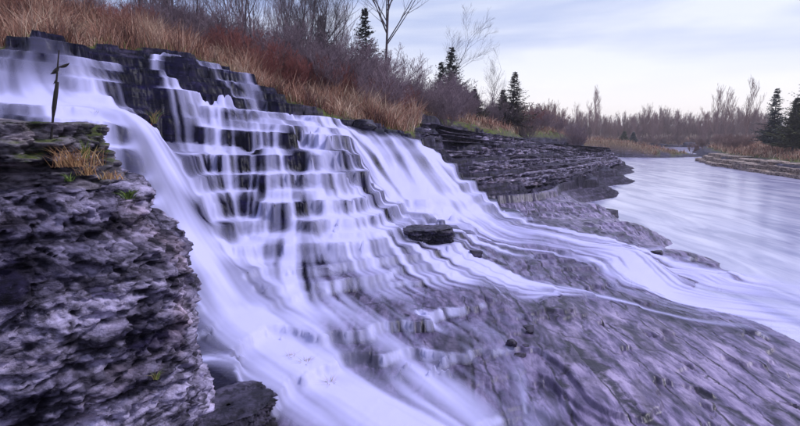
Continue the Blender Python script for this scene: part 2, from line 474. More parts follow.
def terrain(x, y):
    B, V = rbf(x, y)
    veg = sstep(0.42, 0.58, V + 0.10 * perlin2(x * 0.7, y * 0.7, 40))
    dist = np.sqrt(x * x + y * y)
    far = sstep(60, 110, dist)
    n1 = fbm2(x * 0.55, y * 0.55, 6, 1, 0.55); n2 = fbm2(x * 0.55 + 31, y * 0.55 - 17, 6, 7, 0.55)
    # joints: rock breaks off in angular blocks
    wx = x + 0.12 * n1; wy = y + 0.12 * n2
    c1, e1_ = vor2(wx * 0.75, wy * 1.1, 3); c2, e2_ = vor2(wx * 2.2 + 7, wy * 2.9, 9)
    ua = x * math.cos(R(16)) + y * math.sin(R(16)); va = -x * math.sin(R(16)) + y * math.cos(R(16))
    c3, e3_ = vor2(ua * 1.2 + 0.4 * n1, va * 0.25 + 0.2 * n2, 14); c4, e4_ = vor2(ua * 3.6 + 0.6 * n2, va * 0.8, 15)
    jx = 1.2 * (c1 - 0.5) + 0.6 * (c2 - 0.5)
    crack = np.maximum(sstep(0.05, 0.015, e1_), 0.6 * sstep(0.06, 0.02, e2_))
    dip = -0.075 * (x + 3.0) * sstep(1.8, 3.4, B) * sstep(2.0, 0.5, x) * sstep(24, 19, y)
    s0 = B - dip
    def build(layers, amp, jamp, wf, s0, x, y, n1, n2, jx):
        z = np.full(x.shape, layers[0][0], np.float32)
        for k, (b, h) in enumerate(layers):
            thin = b < 0.4
            a = min(0.05, amp) if thin else amp
            ph = k * 2.4
            sk = s0 + a * (math.cos(ph) * n1 + math.sin(ph) * n2) + (np.minimum(0.055, jamp) if thin else jamp) * jx
            if sk.max() < b - 0.1: break
            w = np.clip(grad(sk, x, y), 0.02, 3.0) * (0.03 if thin else wf)
            t = np.clip((sk - (b + 0.5 * h)) / w + 0.5, 0, 1)
            if h >= 0.2 and not thin:      # two or three thin beds show in every riser
                nb = 2 + k % 2
                tt = t ** (0.7 + 0.25 * (k % 4)) * nb; fi = np.floor(tt); fr = tt - fi
                t = np.clip((fi + sstep(0.25, 1.0, fr)) / nb, 0, 1)
            z += h * t
        return z
    z = build(LAYERS, 0.18, 0.15 - 0.06 * sstep(3.7, 4.1, B), 0.05, s0, x, y, n1, n2, jx)
    mb = sstep(1.1, 1.8, x) * sstep(18.6, 20.0, y)
    rows = np.where((mb > 0).any(1))[0]; cols = np.where((mb > 0).any(0))[0]
    if len(rows) > 3 and len(cols) > 3:
        q = np.s_[rows[0]:rows[-1] + 1, cols[0]:cols[-1] + 1]
        zt = build(LAYERS_THIN, 0.30, 0.05, 0.22, B[q] + 0.02 * (x[q] - 3), x[q], y[q], n1[q], n2[q], jx[q]) - 0.02 * (x[q] - 3) - dip[q]
        z[q] = z[q] * (1 - mb[q]) + zt * mb[q]
    slab = sstep(0.5, 0.1, B) * sstep(0.6, 2.2, x - 0.10 * (y - 9)) * sstep(30, 24, y)
    u = x * math.cos(R(16)) + y * math.sin(R(16)); v = -x * math.sin(R(16)) + y * math.cos(R(16))
    rows = np.where((slab > 0).any(1))[0]; cols = np.where((slab > 0).any(0))[0]
    if len(rows) > 3 and len(cols) > 3:
        q = np.s_[rows[0]:rows[-1] + 1, cols[0]:cols[-1] + 1]
        e1 = fbm2(u[q] * 1.1, v[q] * 0.22, 5, 33, 0.5); e2 = fbm2(u[q] * 1.1 + 9, v[q] * 0.22, 5, 36, 0.5)
        zs = build(LAYERS_SLAB, 0.04, 0.035, 0.03, B[q], x[q], y[q], e1, e2, 1.1 * (c3[q] - .5))
        z[q] = z[q] * (1 - slab[q]) + zs * slab[q]
        crack[q] = crack[q] * (1 - slab[q]) + slab[q] * 0.8 * np.maximum(sstep(.035, .012, e3_[q]), .5 * sstep(.04, .015, e4_[q]))
    z = z + dip
    z = 0.95 * z + 0.05 * B - 0.012 * crack
    m1 = path_mask(x, y, LEFT_CHUTE[:9], 0.25, 0.75)[0]
    m2 = path_mask(x, y, [(388,168,15.9),(425,172,16.2)], 0.8, 1.6)[0] * sstep(1.0, 1.4, B)
    m3 = path_mask(x, y, OUTFLOW[1:6], 0.4, 1.2)[0] * 0.6
    sm = np.maximum(np.maximum(m1, m2 * 0.9), m3)
    z = z * (1 - sm) + (B + 0.05 * n1) * sm
    z = z + (0.012 - 0.008 * slab) * fbm2(x * 2.1, y * 2.1, 5, 20, 0.6)
    soft = B + 0.10 * fbm2(x * 0.5, y * 0.5, 4, 50)
    # the bank beyond the chute is laid up in slabs of its own: its core lies a little lower
    z = z - 0.45 * sstep(1.6, 2.4, x) * sstep(19.8, 21.0, y) * sstep(0.35, 0.9, B) * (1 - veg)
    z = z * (1 - veg) + soft * veg
    z = z * (1 - far) + (B + 0.0 * far) * far
    TERR['crack'] = crack * (1 - veg)
    return z.astype(np.float32), B, veg, slab

# right-hand and far banks stand across the river
def bank_line(name_pts):
    return np.array(name_pts)
BANK_Y = np.array([10., 30., 43.6, 52., 60., 70., 85., 110., 150., 170.])
BANK_X = np.array([34., 33.5, 32.8, 34.2, 36.6, 40.0, 47.5, 60.0, 88.0, 110.])
def right_bank(x, y):
    e = np.interp(y, BANK_Y, BANK_X) + 0.9 * perlin2(x * 0.0 + 3.3, y * 0.22, 70)
    s = (x - e)
    h = -1.5 + 1.9 * sstep(-0.6, 1.4, s) + 0.9 * sstep(2.0, 9.0, s) + 1.2 * sstep(6, 40, s)
    return np.where((y < 168), h, -9)

GROUND = make_ground_mat()
az = np.concatenate([np.linspace(-64, -41, 30)[:-1], np.linspace(-41, 40, 670), np.linspace(40, 62, 30)[1:]])
az = np.radians(az)
rr = [2.2]
while rr[-1] < 900:
    r_ = rr[-1]
    k = 1.0045 if 5.0 < r_ < 36 else (1.010 if r_ < 70 else 1.035)
    rr.append(r_ * k)
rr = np.array(rr)
GX = rr[:, None] * np.sin(az)[None, :]; GY = rr[:, None] * np.cos(az)[None, :]
GZ, GB, GVEG, GSLAB = terrain(GX, GY)
GCRACK = TERR['crack'].copy()
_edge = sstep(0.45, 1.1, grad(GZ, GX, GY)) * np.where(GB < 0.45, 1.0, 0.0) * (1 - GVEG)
GCRACK = np.maximum(GCRACK, (0.9 - 0.5 * GSLAB) * _edge)      # steep edges of the low beds are darkened
_rb = right_bank(GX, GY)
_rbm = _rb > GZ
GZ = np.where(_rbm, _rb + 0.05 * perlin2(GX * .8, GY * .8, 9), GZ).astype(np.float32)
GVEG = np.where(_rbm, sstep(0.35, 0.7, _rb), GVEG)

# ------------------------------------------------------------------ where the water runs
SX0, SX1, SY0, SY1, DX = -13.0, 11.0, 4.2, 25.0, 0.04
sxs = np.arange(SX0, SX1, DX); sys_ = np.arange(SY0, SY1, DX)
CX, CY = np.meshgrid(sxs, sys_, indexing='ij')
CZ, CB, CV, CS = terrain(CX, CY)
def blur(a, s):
    r = int(3 * s + 1); k = np.exp(-0.5 * (np.arange(-r, r + 1) / s) ** 2); k /= k.sum()
    p = np.pad(a, ((r, r), (0, 0)), mode='edge'); o = np.zeros_like(a)
    for i, w in enumerate(k): o += w * p[i:i + a.shape[0]]
    p = np.pad(o, ((0, 0), (r, r)), mode='edge'); o2 = np.zeros_like(a)
    for i, w in enumerate(k): o2 += w * p[:, i:i + a.shape[1]]
    return o2
def samp(a, x, y):
    fx = np.clip((x - SX0) / DX, 0, a.shape[0] - 1.001); fy = np.clip((y - SY0) / DX, 0, a.shape[1] - 1.001)
    i = fx.astype(int); j = fy.astype(int); u = fx - i; v = fy - j
    return (a[i, j] * (1 - u) * (1 - v) + a[i + 1, j] * u * (1 - v) + a[i, j + 1] * (1 - u) * v + a[i + 1, j + 1] * u * v)
CZs = blur(CZ, 2.2)
CZw = blur(CB, 6.0)
_wb = sstep(0.6, 0.35, CB)
hgt = (0.55 - 0.45 * _wb) * CZs + (0.45 - 0.45 * _wb) * CZw + 0.9 * _wb * blur(CB, 12.0)
HGX, HGY = np.gradient(hgt, DX)
for path, r0, r1, k in ((LEFT_CHUTE, 0.3, 1.0, 1.1), (OUTFLOW, 1.2, 2.6, 0.42)):
    m, dx, dy = path_mask(CX, CY, path, r0, r1)
    HGX -= m * dx * k; HGY -= m * dy * k
# (photo polyline with depth, lateral half width in m, number of threads, weight)
LEFT_FULL, LEFT_B, OUT_A, OUT_B = LEFT_CHUTE[:9], LEFT_CHUTE[7:], OUTFLOW[:5], OUTFLOW[4:]
SOURCES = [
 ([(60,50,12.4),(128,74,13.4)], 0.10, 900, 1.0),
 ([(68,54,12.4),(90,62,12.7)], 0.05, 700, 1.3),
 ([(102,66,13.0),(118,71,13.3)], 0.05, 600, 1.3),
 ([(160,80,13.9),(232,104,14.7)], 0.12, 3400, 1.2),
 ([(232,104,14.7),(345,129,16.3)], 0.12, 4400, 1.5),
 ([(150,108,13.2),(345,136,15.1)], 0.22, 4200, 0.8),
 ([(345,132,16.0),(428,146,17.0)], 0.25, 4200, 2.0),
 ([(375,160,16.1),(430,165,16.6)], 0.30, 2400, 1.6),
 ([(-60,92,11.4),(40,100,11.6)], 0.35, 2600, 1.8),
 ([(60,100,11.8),(130,112,11.4)], 0.25, 1400, 1.8),
 ([(205,160,12.3),(340,165,13.3)], 0.22, 2400, 0.8),
 ([(215,185,11.8),(345,185,12.9)], 0.22, 2400, 0.8),
 ([(218,207,11.3),(350,203,12.4)], 0.22, 2600, 0.8),
 ([(225,240,10.5),(385,238,11.6)], 0.22, 3000, 0.8),
 ([(400,205,14.6),(470,212,15.5)], 0.35, 1800, 1.4),
 ([(385,222,13.4),(450,228,13.6)], 0.30, 1200, 0.5),
 ([(235,290,9.2),(390,270,10.5)], 0.30, 3000, 0.8),
 ([(150,52,16.4),(215,64,17.2)], 0.10, 900, 0.9),
 (LEFT_FULL, 0.24, 4600, 3.2),
 (LEFT_B, 0.35, 2000, 0.9),
 (OUT_A, 0.75, 5600, 1.8),
 (OUT_B, 0.65, 3000, 1.2),
 ([(300,310,8.9),(480,290,9.9)], 0.5, 2600, 0.5),
 ([(330,340,7.9),(470,330,8.2)], 0.5, 2600, 0.5),
 ([(360,375,6.9),(500,360,7.1)], 0.45, 2600, 0.6),
]
rng = np.random.RandomState(3)
PX, PY, PW = [], [], []
for poly, hw, n, w in SOURCES:
    q = np.array([at(*p)[:2] for p in poly])
    t = rng.rand(n) * (len(q) - 1); i = np.minimum(t.astype(int), len(q) - 2); f = (t - i)[:, None]
    p = q[i] * (1 - f) + q[i + 1] * f + rng.normal(0, hw, (n, 2))
    # water gathers in tongues
    cl = 0.5 + 0.9 * perlin2(p[:, 0] * 2.2, p[:, 1] * 2.2, 80) + 0.5 * perlin2(p[:, 0] * 6, p[:, 1] * 6, 81)
    PX.append(p[:, 0]); PY.append(p[:, 1]); PW.append(w * np.clip(cl, 0.04, 1.7))
PX = np.concatenate(PX); PY = np.concatenate(PY); PW = np.concatenate(PW)
VX = np.zeros_like(PX); VY = np.zeros_like(PX)
DENS = np.zeros(CX.size); MOMX = np.zeros(CX.size); MOMY = np.zeros(CX.size)
ny = CX.shape[1]
life = rng.uniform(420, 900, PX.size)
bed_t = np.zeros(PX.size)
bed_k = np.concatenate([np.full(n, 3.2 if (p is LEFT_FULL or p is OUT_A or p is OUT_B or p is LEFT_B) else 2.0) for p, hw, n, w in SOURCES])
for stp in range(900):
    gx = samp(HGX, PX, PY); gy = samp(HGY, PX, PY)
    gl = np.sqrt(1 + gx * gx + gy * gy)
    dt = 0.022
    VX += (-9.8 * gx / gl - 2.2 * VX) * dt; VY += (-9.8 * gy / gl - 2.2 * VY) * dt
    sp = np.sqrt(VX * VX + VY * VY) + 1e-6
    k = np.minimum(sp, 1.8) / sp; VX *= k; VY *= k
    PX += VX * dt; PY += VY * dt
    al = (stp < life) & (PX > SX0 + .1) & (PX < SX1 - .1) & (PY > SY0 + .1) & (PY < SY1 - .1)
    ii = np.clip(((PX - SX0) / DX + .5).astype(int), 0, CX.shape[0] - 1); jj = np.clip(((PY - SY0) / DX + .5).astype(int), 0, ny - 1)
    bed_t += np.where(samp(CB, PX, PY) < 0.33, dt, 0.0)
    fade = np.exp(-bed_t / bed_k) * np.clip((life - stp) / 120, 0, 1) * np.clip(sp / 0.12, 0.05, 1.0)
    DENS += np.bincount(ii * ny + jj, weights=np.where(al, PW * np.minimum(sp, 1.8) * fade, 0), minlength=CX.size)
DENS = DENS.reshape(CX.shape)
D1 = blur(DENS, 0.8); D2 = blur(DENS, 3.0)

# threads of current: noise drawn out along the stream lines
sl = np.sqrt(HGX ** 2 + HGY ** 2) + 1e-6
DX_, DY_ = -HGX / sl, -HGY / sl
ns = rng.rand(*CX.shape); ns = blur(ns, 0.7)
def drawn_out(n, length, step):
    acc = n.copy(); wsum = 1.0
    for sgn in (1, -1):
        qx, qy = CX.ravel().copy(), CY.ravel().copy()
        for i in range(length):
            ax, ay = samp(DX_, qx, qy), samp(DY_, qx, qy)
            qx += sgn * ax * step; qy += sgn * ay * step
            w = 1 - i / length
            acc += w * samp(n, qx, qy).reshape(CX.shape); wsum += w
    return acc / wsum
LIC = drawn_out(ns, 22, 0.05)
LIC2 = drawn_out(blur(rng.rand(*CX.shape), 2.2), 26, 0.06)
def norm(a): return (a - a.mean()) / a.std()
LIC3 = drawn_out(blur(rng.rand(*CX.shape), 6.0), 20, 0.10)
LIC, LIC2, LIC3 = norm(LIC), norm(LIC2), norm(LIC3)
def tone(d, k): return 1 - np.exp(-d / k)
STEEP = sstep(0.5, 1.6, np.sqrt(np.add(*[g ** 2 for g in np.gradient(CZs, DX)])))
base_f = 0.55 * tone(D1, 30.0) + 0.45 * tone(D2, 24.0)
_low = sstep(0.7, 0.2, CB) * sstep(1.0, 0.0, CX)
base_f = base_f * (1 - 0.22 * _low)
soft = path_mask(CX, CY, LEFT_CHUTE[5:], 0.5, 1.6)[0]
soft = np.maximum(soft, path_mask(CX, CY, OUTFLOW[:4], 0.3, 1.5)[0] * 0.7)
mist = np.zeros(CX.shape)
for px, py, d, r_, k_ in ((520,231,14.8,.7,.5),(570,243,14.2,.7,.42),(615,250,13.7,.55,.4),(10,110,10.4,.7,.8),(70,115,10.4,.6,.8),(150,135,11.0,.35,.5),(168,170,10.7,.4,.5),(190,225,10.1,.45,.55),(262,330,7.9,.7,.5),(300,370,6.9,.7,.46),(350,402,6.15,.65,.42),(330,325,8.3,.7,.36),(385,345,7.6,.5,.26),(420,390,6.5,.55,.32),(470,395,6.35,.4,.26),(222,290,9.2,.6,.6),(240,318,8.4,.5,.5),(280,360,7.3,.4,.3),(400,204,14.7,.6,.6),(440,206,15.3,.7,.8),(480,216,15.5,.8,.7),(535,404,6.1,.5,.22),(95,108,11.6,.6,.5),(20,98,11.4,.8,.7),(655,280,12.0,.6,.7),(685,296,11.2,.6,.5),(320,405,6.2,.3,.2)):
    q = at(px, py, d); mist = np.maximum(mist, k_ * np.exp(-((CX - q[0]) ** 2 + (CY - q[1]) ** 2) / (2 * r_ ** 2)))
thread = np.clip(0.62 + 0.22 * LIC + 0.30 * LIC2 + 0.30 * LIC3, 0.02, 1.5)
thread = thread * (1 - 0.4 * soft) + 0.4 * soft * 0.85
step_z = sstep(0.45, 0.8, CB)
tread = (1 - STEEP) * step_z
thread = thread * (1 - 0.55 * tread) + 0.55 * tread * 0.95
FLOW = base_f * thread * (1 - 0.22 * STEEP * step_z + 0.22 * tread)
FLOW = 1 - (1 - np.clip(FLOW, 0, 1)) * (1 - mist * np.clip(0.75 + 0.12 * LIC2 + 0.2 * LIC3, 0, 1))
# rock that stands dry out of the water: (photo x, y, metres ahead, radius)
DRY = [(338,152,13.9,.35),(346,172,13.2,.35),(165,130,12.8,.45),(175,160,12.3,.45),(190,195,11.6,.40),(205,235,10.7,.30),(428,247,12.5,.5),(410,250,12.2,.35),(145,92,13.4,.35),
       (255,150,13.0,.25),(225,225,10.9,.28),(400,310,9.1,.4),(425,315,9.0,.5),(445,345,7.9,.45),(470,310,9.2,.6),(500,290,10,.6),(20,58,12.0,.5),(40,64,12.0,.4)]
dry = np.zeros(CX.shape)
for px, py, d, r_ in DRY:
    q = at(px, py, d)
    dry = np.maximum(dry, np.exp(-((CX - q[0]) ** 2 + (CY - q[1]) ** 2) / (2 * (r_ * 0.75) ** 2)))
dry *= np.clip(0.75 + 0.5 * LIC2 * 0.5, 0.3, 1)
FLOW = np.clip(FLOW * (1 - 0.93 * dry), 0, 1)
FLOW = np.clip(FLOW ** 1.15 * 1.12, 0, 1)
FLOW = np.clip((FLOW - 0.09) / 0.88, 0, 1)
# every thin ledge of the lower bed breaks the film into white drips
_sl = np.sqrt(np.add(*[g ** 2 for g in np.gradient(blur(CZ, 0.7), DX)]))
drip = blur(sstep(0.35, 0.9, _sl), 0.7) * sstep(0.55, 0.35, CB) * sstep(0.10, 0.55, tone(D2, 6.0))
FLOW = np.maximum(FLOW, 0.95 * drip * np.clip(0.55 + 0.3 * LIC + 0.3 * LIC2, 0, 1))
def fg(a): 
    inside = (GX > SX0 + .1) & (GX < SX1 - .1) & (GY > SY0 + .1) & (GY < SY1 - .1)
    return np.where(inside, samp(a, GX, GY), 0.0)
FLOW = FLOW * (1 - 0.75 * sstep(-0.50, -0.75, blur(CZ, 4.0)))
GFLOW = fg(FLOW)
GWET = np.clip(fg(tone(blur(DENS, 7.0), 1.2)) , 0, 1)
_ul = path_mask(GX, GY, [(110,60,14.4),(190,78,15.2),(262,98,16.4)], 0.7, 1.4)[0]
GWET = np.maximum(GWET, 0.9 * np.maximum(_ul, sstep(14.5, 13.5, GY) * sstep(-3.0, -4.5, GX)))
GWET = np.maximum(GWET, 0.45 * sstep(0.15, 0.6, GB) * (1 - GVEG))
GBED = sstep(0.50, 0.40, GB) * sstep(-2.0, -1.2, GX) * sstep(30, 24, GY)
GSLAB = np.maximum(GSLAB, 0.85 * GBED)
GWET = GWET * (1 - 0.6 * GBED)
GMOSS = np.clip(sstep(0.02, 0.3, GVEG) * sstep(0.98, 0.6, GVEG), 0, 1)
nr, nc = GX.shape
idx = np.arange(nr * nc, dtype=np.int32).reshape(nr, nc)
quads = np.stack([idx[:-1, :-1], idx[:-1, 1:], idx[1:, 1:], idx[1:, :-1]], -1).reshape(-1, 4)[:, ::-1]
# widening strip so that the sheet reaches the horizon on all sides lies in the far rows
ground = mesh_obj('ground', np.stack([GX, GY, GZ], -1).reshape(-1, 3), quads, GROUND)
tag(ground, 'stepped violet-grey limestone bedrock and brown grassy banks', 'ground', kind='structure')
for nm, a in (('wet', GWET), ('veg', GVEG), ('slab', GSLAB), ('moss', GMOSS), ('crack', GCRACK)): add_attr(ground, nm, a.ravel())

# an unseen floor added to block light from below: all round, also behind the viewer, a little below the river bed
_fl = mesh_obj('unseen_floor', [(-1200, -1200, -1.75), (1200, -1200, -1.75), (1200, 1200, -1.75), (-1200, 1200, -1.75)], [(0, 1, 2, 3)], GROUND, smooth=False)
for nm, v_ in (('wet', .5), ('veg', 0.), ('slab', 0.), ('moss', 0.), ('crack', 0.)): add_attr(_fl, nm, [v_] * 4)
tag(_fl, 'unseen dark rock floor under the river, added to block light from below', 'ground', kind='structure')

# ---- moving water: a sheet that rounds every lip and fills every foot
Wz = np.maximum(blur(CZ, 1.5), CZ) + 0.012 + 0.022 * blur(FLOW, 2.5)
Wz = np.maximum(Wz, CZ + 0.008)
Wz = np.maximum(Wz, RIVER_Z + 0.022)      # spent water floats out over the river
GW = np.where(GFLOW > 0.0, fg(Wz), 0)
GW = np.minimum(np.maximum(GW, GZ + 0.008), np.maximum(GZ + 0.26, RIVER_Z + 0.022))
WHITE = make_white_water()
fm = GFLOW > 0.035
fq = fm[:-1, :-1] | fm[1:, :-1] | fm[:-1, 1:] | fm[1:, 1:]
zone = np.zeros(GX.shape, int)      # which fall a piece of water belongs to
def water_part(name, mask, label, material=WHITE):
    q = quads.reshape(nr - 1, nc - 1, 4)[fq & mask[:-1, :-1]]
    if len(q) == 0: return None
    u, inv = np.unique(q, return_inverse=True)
    co = np.stack([GX, GY, GW], -1).reshape(-1, 3)[u]
    o = mesh_obj(name, co, inv.reshape(-1, 4), material)
    add_attr(o, 'flow', np.clip(GFLOW.ravel()[u], 0, 0.97))
    tag(o, label, 'waterfall', kind='structure')
    return o
PXc = 400 + F_PX * GX / GY      # bearing, only to tell the falls apart
chute_m = (GX > -1.4) & (GY > 12.6) & (GB < 3.05) & (GB > 0.42)
left_m = (GX < -3.6 - (11 - GY) * 0.35) & (GY < 12.9) & (GX < -2.3)
low_m = (GB < 0.42) & ~left_m & ~chute_m
up_m = (GY > 14.7) & (GB > 4.6)
main_m = ~(chute_m | left_m | low_m | up_m)
water_part('waterfall', main_m, 'wide stepped cascade of silky white water over dark ledges')
water_part('waterfall', chute_m, 'broad bright white chute pouring beside the layered bank')
water_part('waterfall', left_m, 'left-hand white chute sweeping down behind the pitted outcrop')
water_part('waterfall', up_m, 'small veil of water on the mossy upper ledge under dry grass')
water_part('stream', low_m, 'shallow veined water running over thin rock ledges at the foot of the falls')

# ---- river
def make_river_mat():
    m, nt, b = new_mat('river_water'); L = nt.links
    v = pos_n(nt, (0.9, 0.16, 1.0), (0, 0, R(-24)))
    n = noise_n(nt, v, 1.3, 5, 0.55, 0.6)
    f = ramp(nt, n, [(0.36, (0.24, 0.235, 0.42)), (0.50, (0.40, 0.385, 0.58)), (0.64, (0.56, 0.535, 0.72))]).outputs[0]
    L.new(f, b.inputs['Base Color'])
    b.inputs['Roughness'].default_value = 0.18
    b.inputs['IOR'].default_value = 1.33
    L.new(bump_n(nt, n, 0.2, 0.05), b.inputs['Normal'])
    return m
rv = [(-20, 3), (9, 2), (60, 2), (140, 60), (160, 175), (10, 175), (5, 60), (2, 20), (2, 8)]
rx = np.concatenate([np.linspace(4, 20, 60), np.linspace(20, 130, 40)[1:]]); ry = np.geomspace(2.5, 172, 120)
RX, RY = np.meshgrid(rx, ry, indexing='ij')
RZ = RIVER_Z + 0.012 * fbm2(RX * 0.9 - RY * 0.3, RY * 0.35, 3, 44)
ri = np.arange(RX.size, dtype=np.int32).reshape(RX.shape)
rq = np.stack([ri[:-1, :-1], ri[1:, :-1], ri[1:, 1:], ri[:-1, 1:]], -1).reshape(-1, 4)
river = mesh_obj('river', np.stack([RX, RY, RZ], -1).reshape(-1, 3), rq, make_river_mat())
tag(river, 'wide pale violet river of smooth streaked water', 'river', kind='structure')
# ------------------------------------------------------------------ loose rock, slabs and the near outcrop
def make_pitted_mat(name, pale, dark, moss=0.0, wet=0.0, pit_scale=9.0):
    m, nt, b = new_mat(name); L = nt.links
    v = pos_n(nt, (1, 1, 1.5))
    n1 = noise_n(nt, v, 2.6, 7, 0.65, 0.2)
    n2 = noise_n(nt, v, pit_scale, 8, 0.7)
    c = ramp(nt, n1, [(0.34, dark), (0.49, tuple(0.5 * a + 0.5 * d for a, d in zip(pale, dark))), (0.64, pale)]).outputs[0]
    p = ramp(nt, n2, [(0.38, 0.10), (0.48, 0.75), (0.58, 1.15)]).outputs[0]
    c = mixc(nt, 0.85, c, p, 'MULTIPLY')
    sm = noise_n(nt, pos_n(nt, (0.8, 0.8, 11.0)), 2.2, 6, 0.6, 0.25)
    c = mixc(nt, 0.75, c, ramp(nt, sm, [(0.40, 0.10), (0.47, 0.8), (0.60, 1.2)]).outputs[0], 'MULTIPLY')
    bt = ramp(nt, noise_n(nt, v, 1.6, 5, 0.6), [(0.52, 0.0), (0.66, 0.45)]).outputs[0]
    c = mixc(nt, bt, c, mixc(nt, 1.0, c, (1.0, 0.74, 0.55), 'MULTIPLY'))
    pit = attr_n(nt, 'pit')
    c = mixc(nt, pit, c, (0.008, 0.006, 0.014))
    if moss:
        mf = ramp(nt, noise_n(nt, v, 3.4, 4, 0.6), [(0.52, 0.0), (0.60, moss)]).outputs[0]
        gm = ramp(nt, noise_n(nt, v, 30.0, 3, 0.6), [(0.35, (0.02, 0.035, 0.006)), (0.7, (0.10, 0.12, 0.02))]).outputs[0]
        ge = nt.nodes.new('ShaderNodeNewGeometry'); sx = nt.nodes.new('ShaderNodeSeparateXYZ')
        L.new(ge.outputs['Normal'], sx.inputs[0])
        up = ramp(nt, sx.outputs[2], [(0.2, 0.25), (0.75, 1.0)]).outputs[0]
        c = mixc(nt, math_n(nt, 'MULTIPLY', mf, up), c, gm)
    L.new(c, b.inputs['Base Color'])
    b.inputs['Roughness'].default_value = 0.72 - 0.42 * wet
    b.inputs['Specular IOR Level'].default_value = 0.12 + 0.1 * wet
    L.new(bump_n(nt, math_n(nt, 'ADD', n2, math_n(nt, 'MULTIPLY', math_n(nt, 'ADD', noise_n(nt, v, 45, 5, 0.7), sm), 0.5)), 0.9, 0.028), b.inputs['Normal'])
    return m

def closed_curve(pts, n):
    """smooth closed outline through the points, evenly sampled"""
    p = np.array(pts, float); k = len(p); res = []
    for i in range(k):
        a, b, c, d = p[i - 1], p[i], p[(i + 1) % k], p[(i + 2) % k]
        t = np.linspace(0, 1, 24, endpoint=False)[:, None]
        res.append(0.5 * (2 * b + (c - a) * t + (2 * a - 5 * b + 4 * c - d) * t ** 2 + (3 * b - a - 3 * c + d) * t ** 3))
    r = np.vstack(res); r = np.vstack([r, r[:1]])
    l = np.concatenate([[0], np.cumsum(np.linalg.norm(np.diff(r, axis=0), axis=1))])
    q = np.linspace(0, l[-1], n, endpoint=False)
    return np.stack([np.interp(q, l, r[:, i]) for i in range(2)], 1)

def rock_mesh(name, outline, z0, z1, nu, nt_, nv, seed, material, parent=None, rough=0.05, pits=0.03, strata=0.03,
              fscale=1.6, pscale=9.0, sscale=9.0, taper=0.0, tilt=(0, 0), edge=0.06, origin=None, shoulder=None, blocks=0.0, bscale=5.0):
    oc = closed_curve(outline, nu); c = oc.mean(0)
    rows = []
    for s in np.linspace(0.02, 1.0, nt_) ** 0.8 * (1 if shoulder is None else shoulder[1][0]):          # top, centre outwards
        e = max(0.0, (s / (1 if shoulder is None else shoulder[1][0]) - (1 - edge * 2)) / (edge * 2))
        rows.append((s, z1 - edge * 0.8 * (z1 - z0) * e ** 3 * 0.6 * min(1, 0.5 / (z1 - z0 + 1e-3)), e))
    zt = rows[-1][1]
    for i in range(1, nv + 1):
        f = i / nv
        rows.append(((1.0 + taper * f) * (1 if shoulder is None else np.interp(f, shoulder[0], shoulder[1])), zt + (z0 - zt) * f, 2.0))
    S = np.array([r[0] for r in rows]); Z = np.array([r[1] for r in rows]); E = np.array([r[2] for r in rows])
    X = c[0] + (oc[None, :, 0] - c[0]) * S[:, None]; Y = c[1] + (oc[None, :, 1] - c[1]) * S[:, None]
    Zg = np.repeat(Z[:, None], nu, 1) + tilt[0] * (X - c[0]) + tilt[1] * (Y - c[1])
    # outward directions
    tx = np.roll(oc, -1, 0) - np.roll(oc, 1, 0)
    nn = np.stack([tx[:, 1], -tx[:, 0]], 1); nn /= np.linalg.norm(nn, axis=1)[:, None] + 1e-9
    if ((oc - c) * nn).sum() < 0: nn = -nn
    side = np.clip(E, 0, 1)[:, None]
    NX = nn[None, :, 0] * side; NY = nn[None, :, 1] * side; NZ = (1 - side) * np.ones_like(NX)
    o = seed * 13.7
    big = fbm3(X * fscale + o, Y * fscale, Zg * fscale * 1.5, 5, seed % 50, 0.55)
    sw = Zg * sscale + 0.5 * fbm3(X * 0.9 + o, Y * 0.9, Zg * 2, 3, seed % 40)
    st = sstep(0.0, 0.55, perlin3(X * 0.55 + o, Y * 0.55, sw, 3)) * np.where(E[:, None] > 0.5, 1.0, 0.0)
    pn = fbm3(X * pscale, Y * pscale + o, Zg * pscale * 1.5, 3, 11, 0.5)
    pt = sstep(0.12, 0.50, pn)
    D = rough * big - strata * st - pits * pt
    crk = np.zeros_like(D)
    if blocks:
        wz = 0.10 * fbm3(X * 2, Y * 2, Zg * 2, 3, 31)
        for bs, am in ((bscale, .62), (bscale * 2.3, 0.5), (bscale * 5.2, 0.34)):
            cv, ce = vor3((X + wz) * bs, (Y - wz) * bs, (Zg + wz) * bs * 3.0, seed % 30)
            D = D + blocks * am * (cv - 0.5) - blocks * 0.5 * am * sstep(0.10, 0.0, ce)
            crk = np.maximum(crk, sstep(0.10, 0.02, ce) * sstep(-.15, .25, perlin3(X * 2.1, Y * 2.1, Zg * 3.1, 8)) * 0.9)
    X = X + NX * D; Y = Y + NY * D; Zg = Zg + NZ * (rough * 0.6 * big - pits * 0.6 * pt)
    nR = len(S); ii = np.arange(nR * nu).reshape(nR, nu)
    jn = np.roll(ii, -1, 1)
    q = np.stack([ii[:-1], ii[1:], jn[1:], jn[:-1]], -1).reshape(-1, 4)
    co = np.stack([X, Y, Zg], -1).reshape(-1, 3)
    if origin is not None: co = co - np.array(origin)
    ob = mesh_obj(name, co, q, material, parent)
    # winding outward
    bm_n = ob.data.polygons[len(q) // 2 + nu // 3].normal
    add_attr(ob, 'pit', np.clip(sstep(0.55, 1.0, pt) * 0.8 + 0.5 * sstep(0.5, 1.0, st) + 0.75 * crk, 0, 0.94).ravel())  # shade in pits, seams and cracks painted dark, along with black lichen
    return ob
def ground_z(x, y):
    g = terrain(np.array([[x, x + .01], [x, x + .01]], float), np.array([[y, y], [y + .01, y + .01]], float))[0]
    rbk = float(right_bank(np.array([x], float), np.array([y], float))[0])
    return max(float(g[0, 0]), rbk)

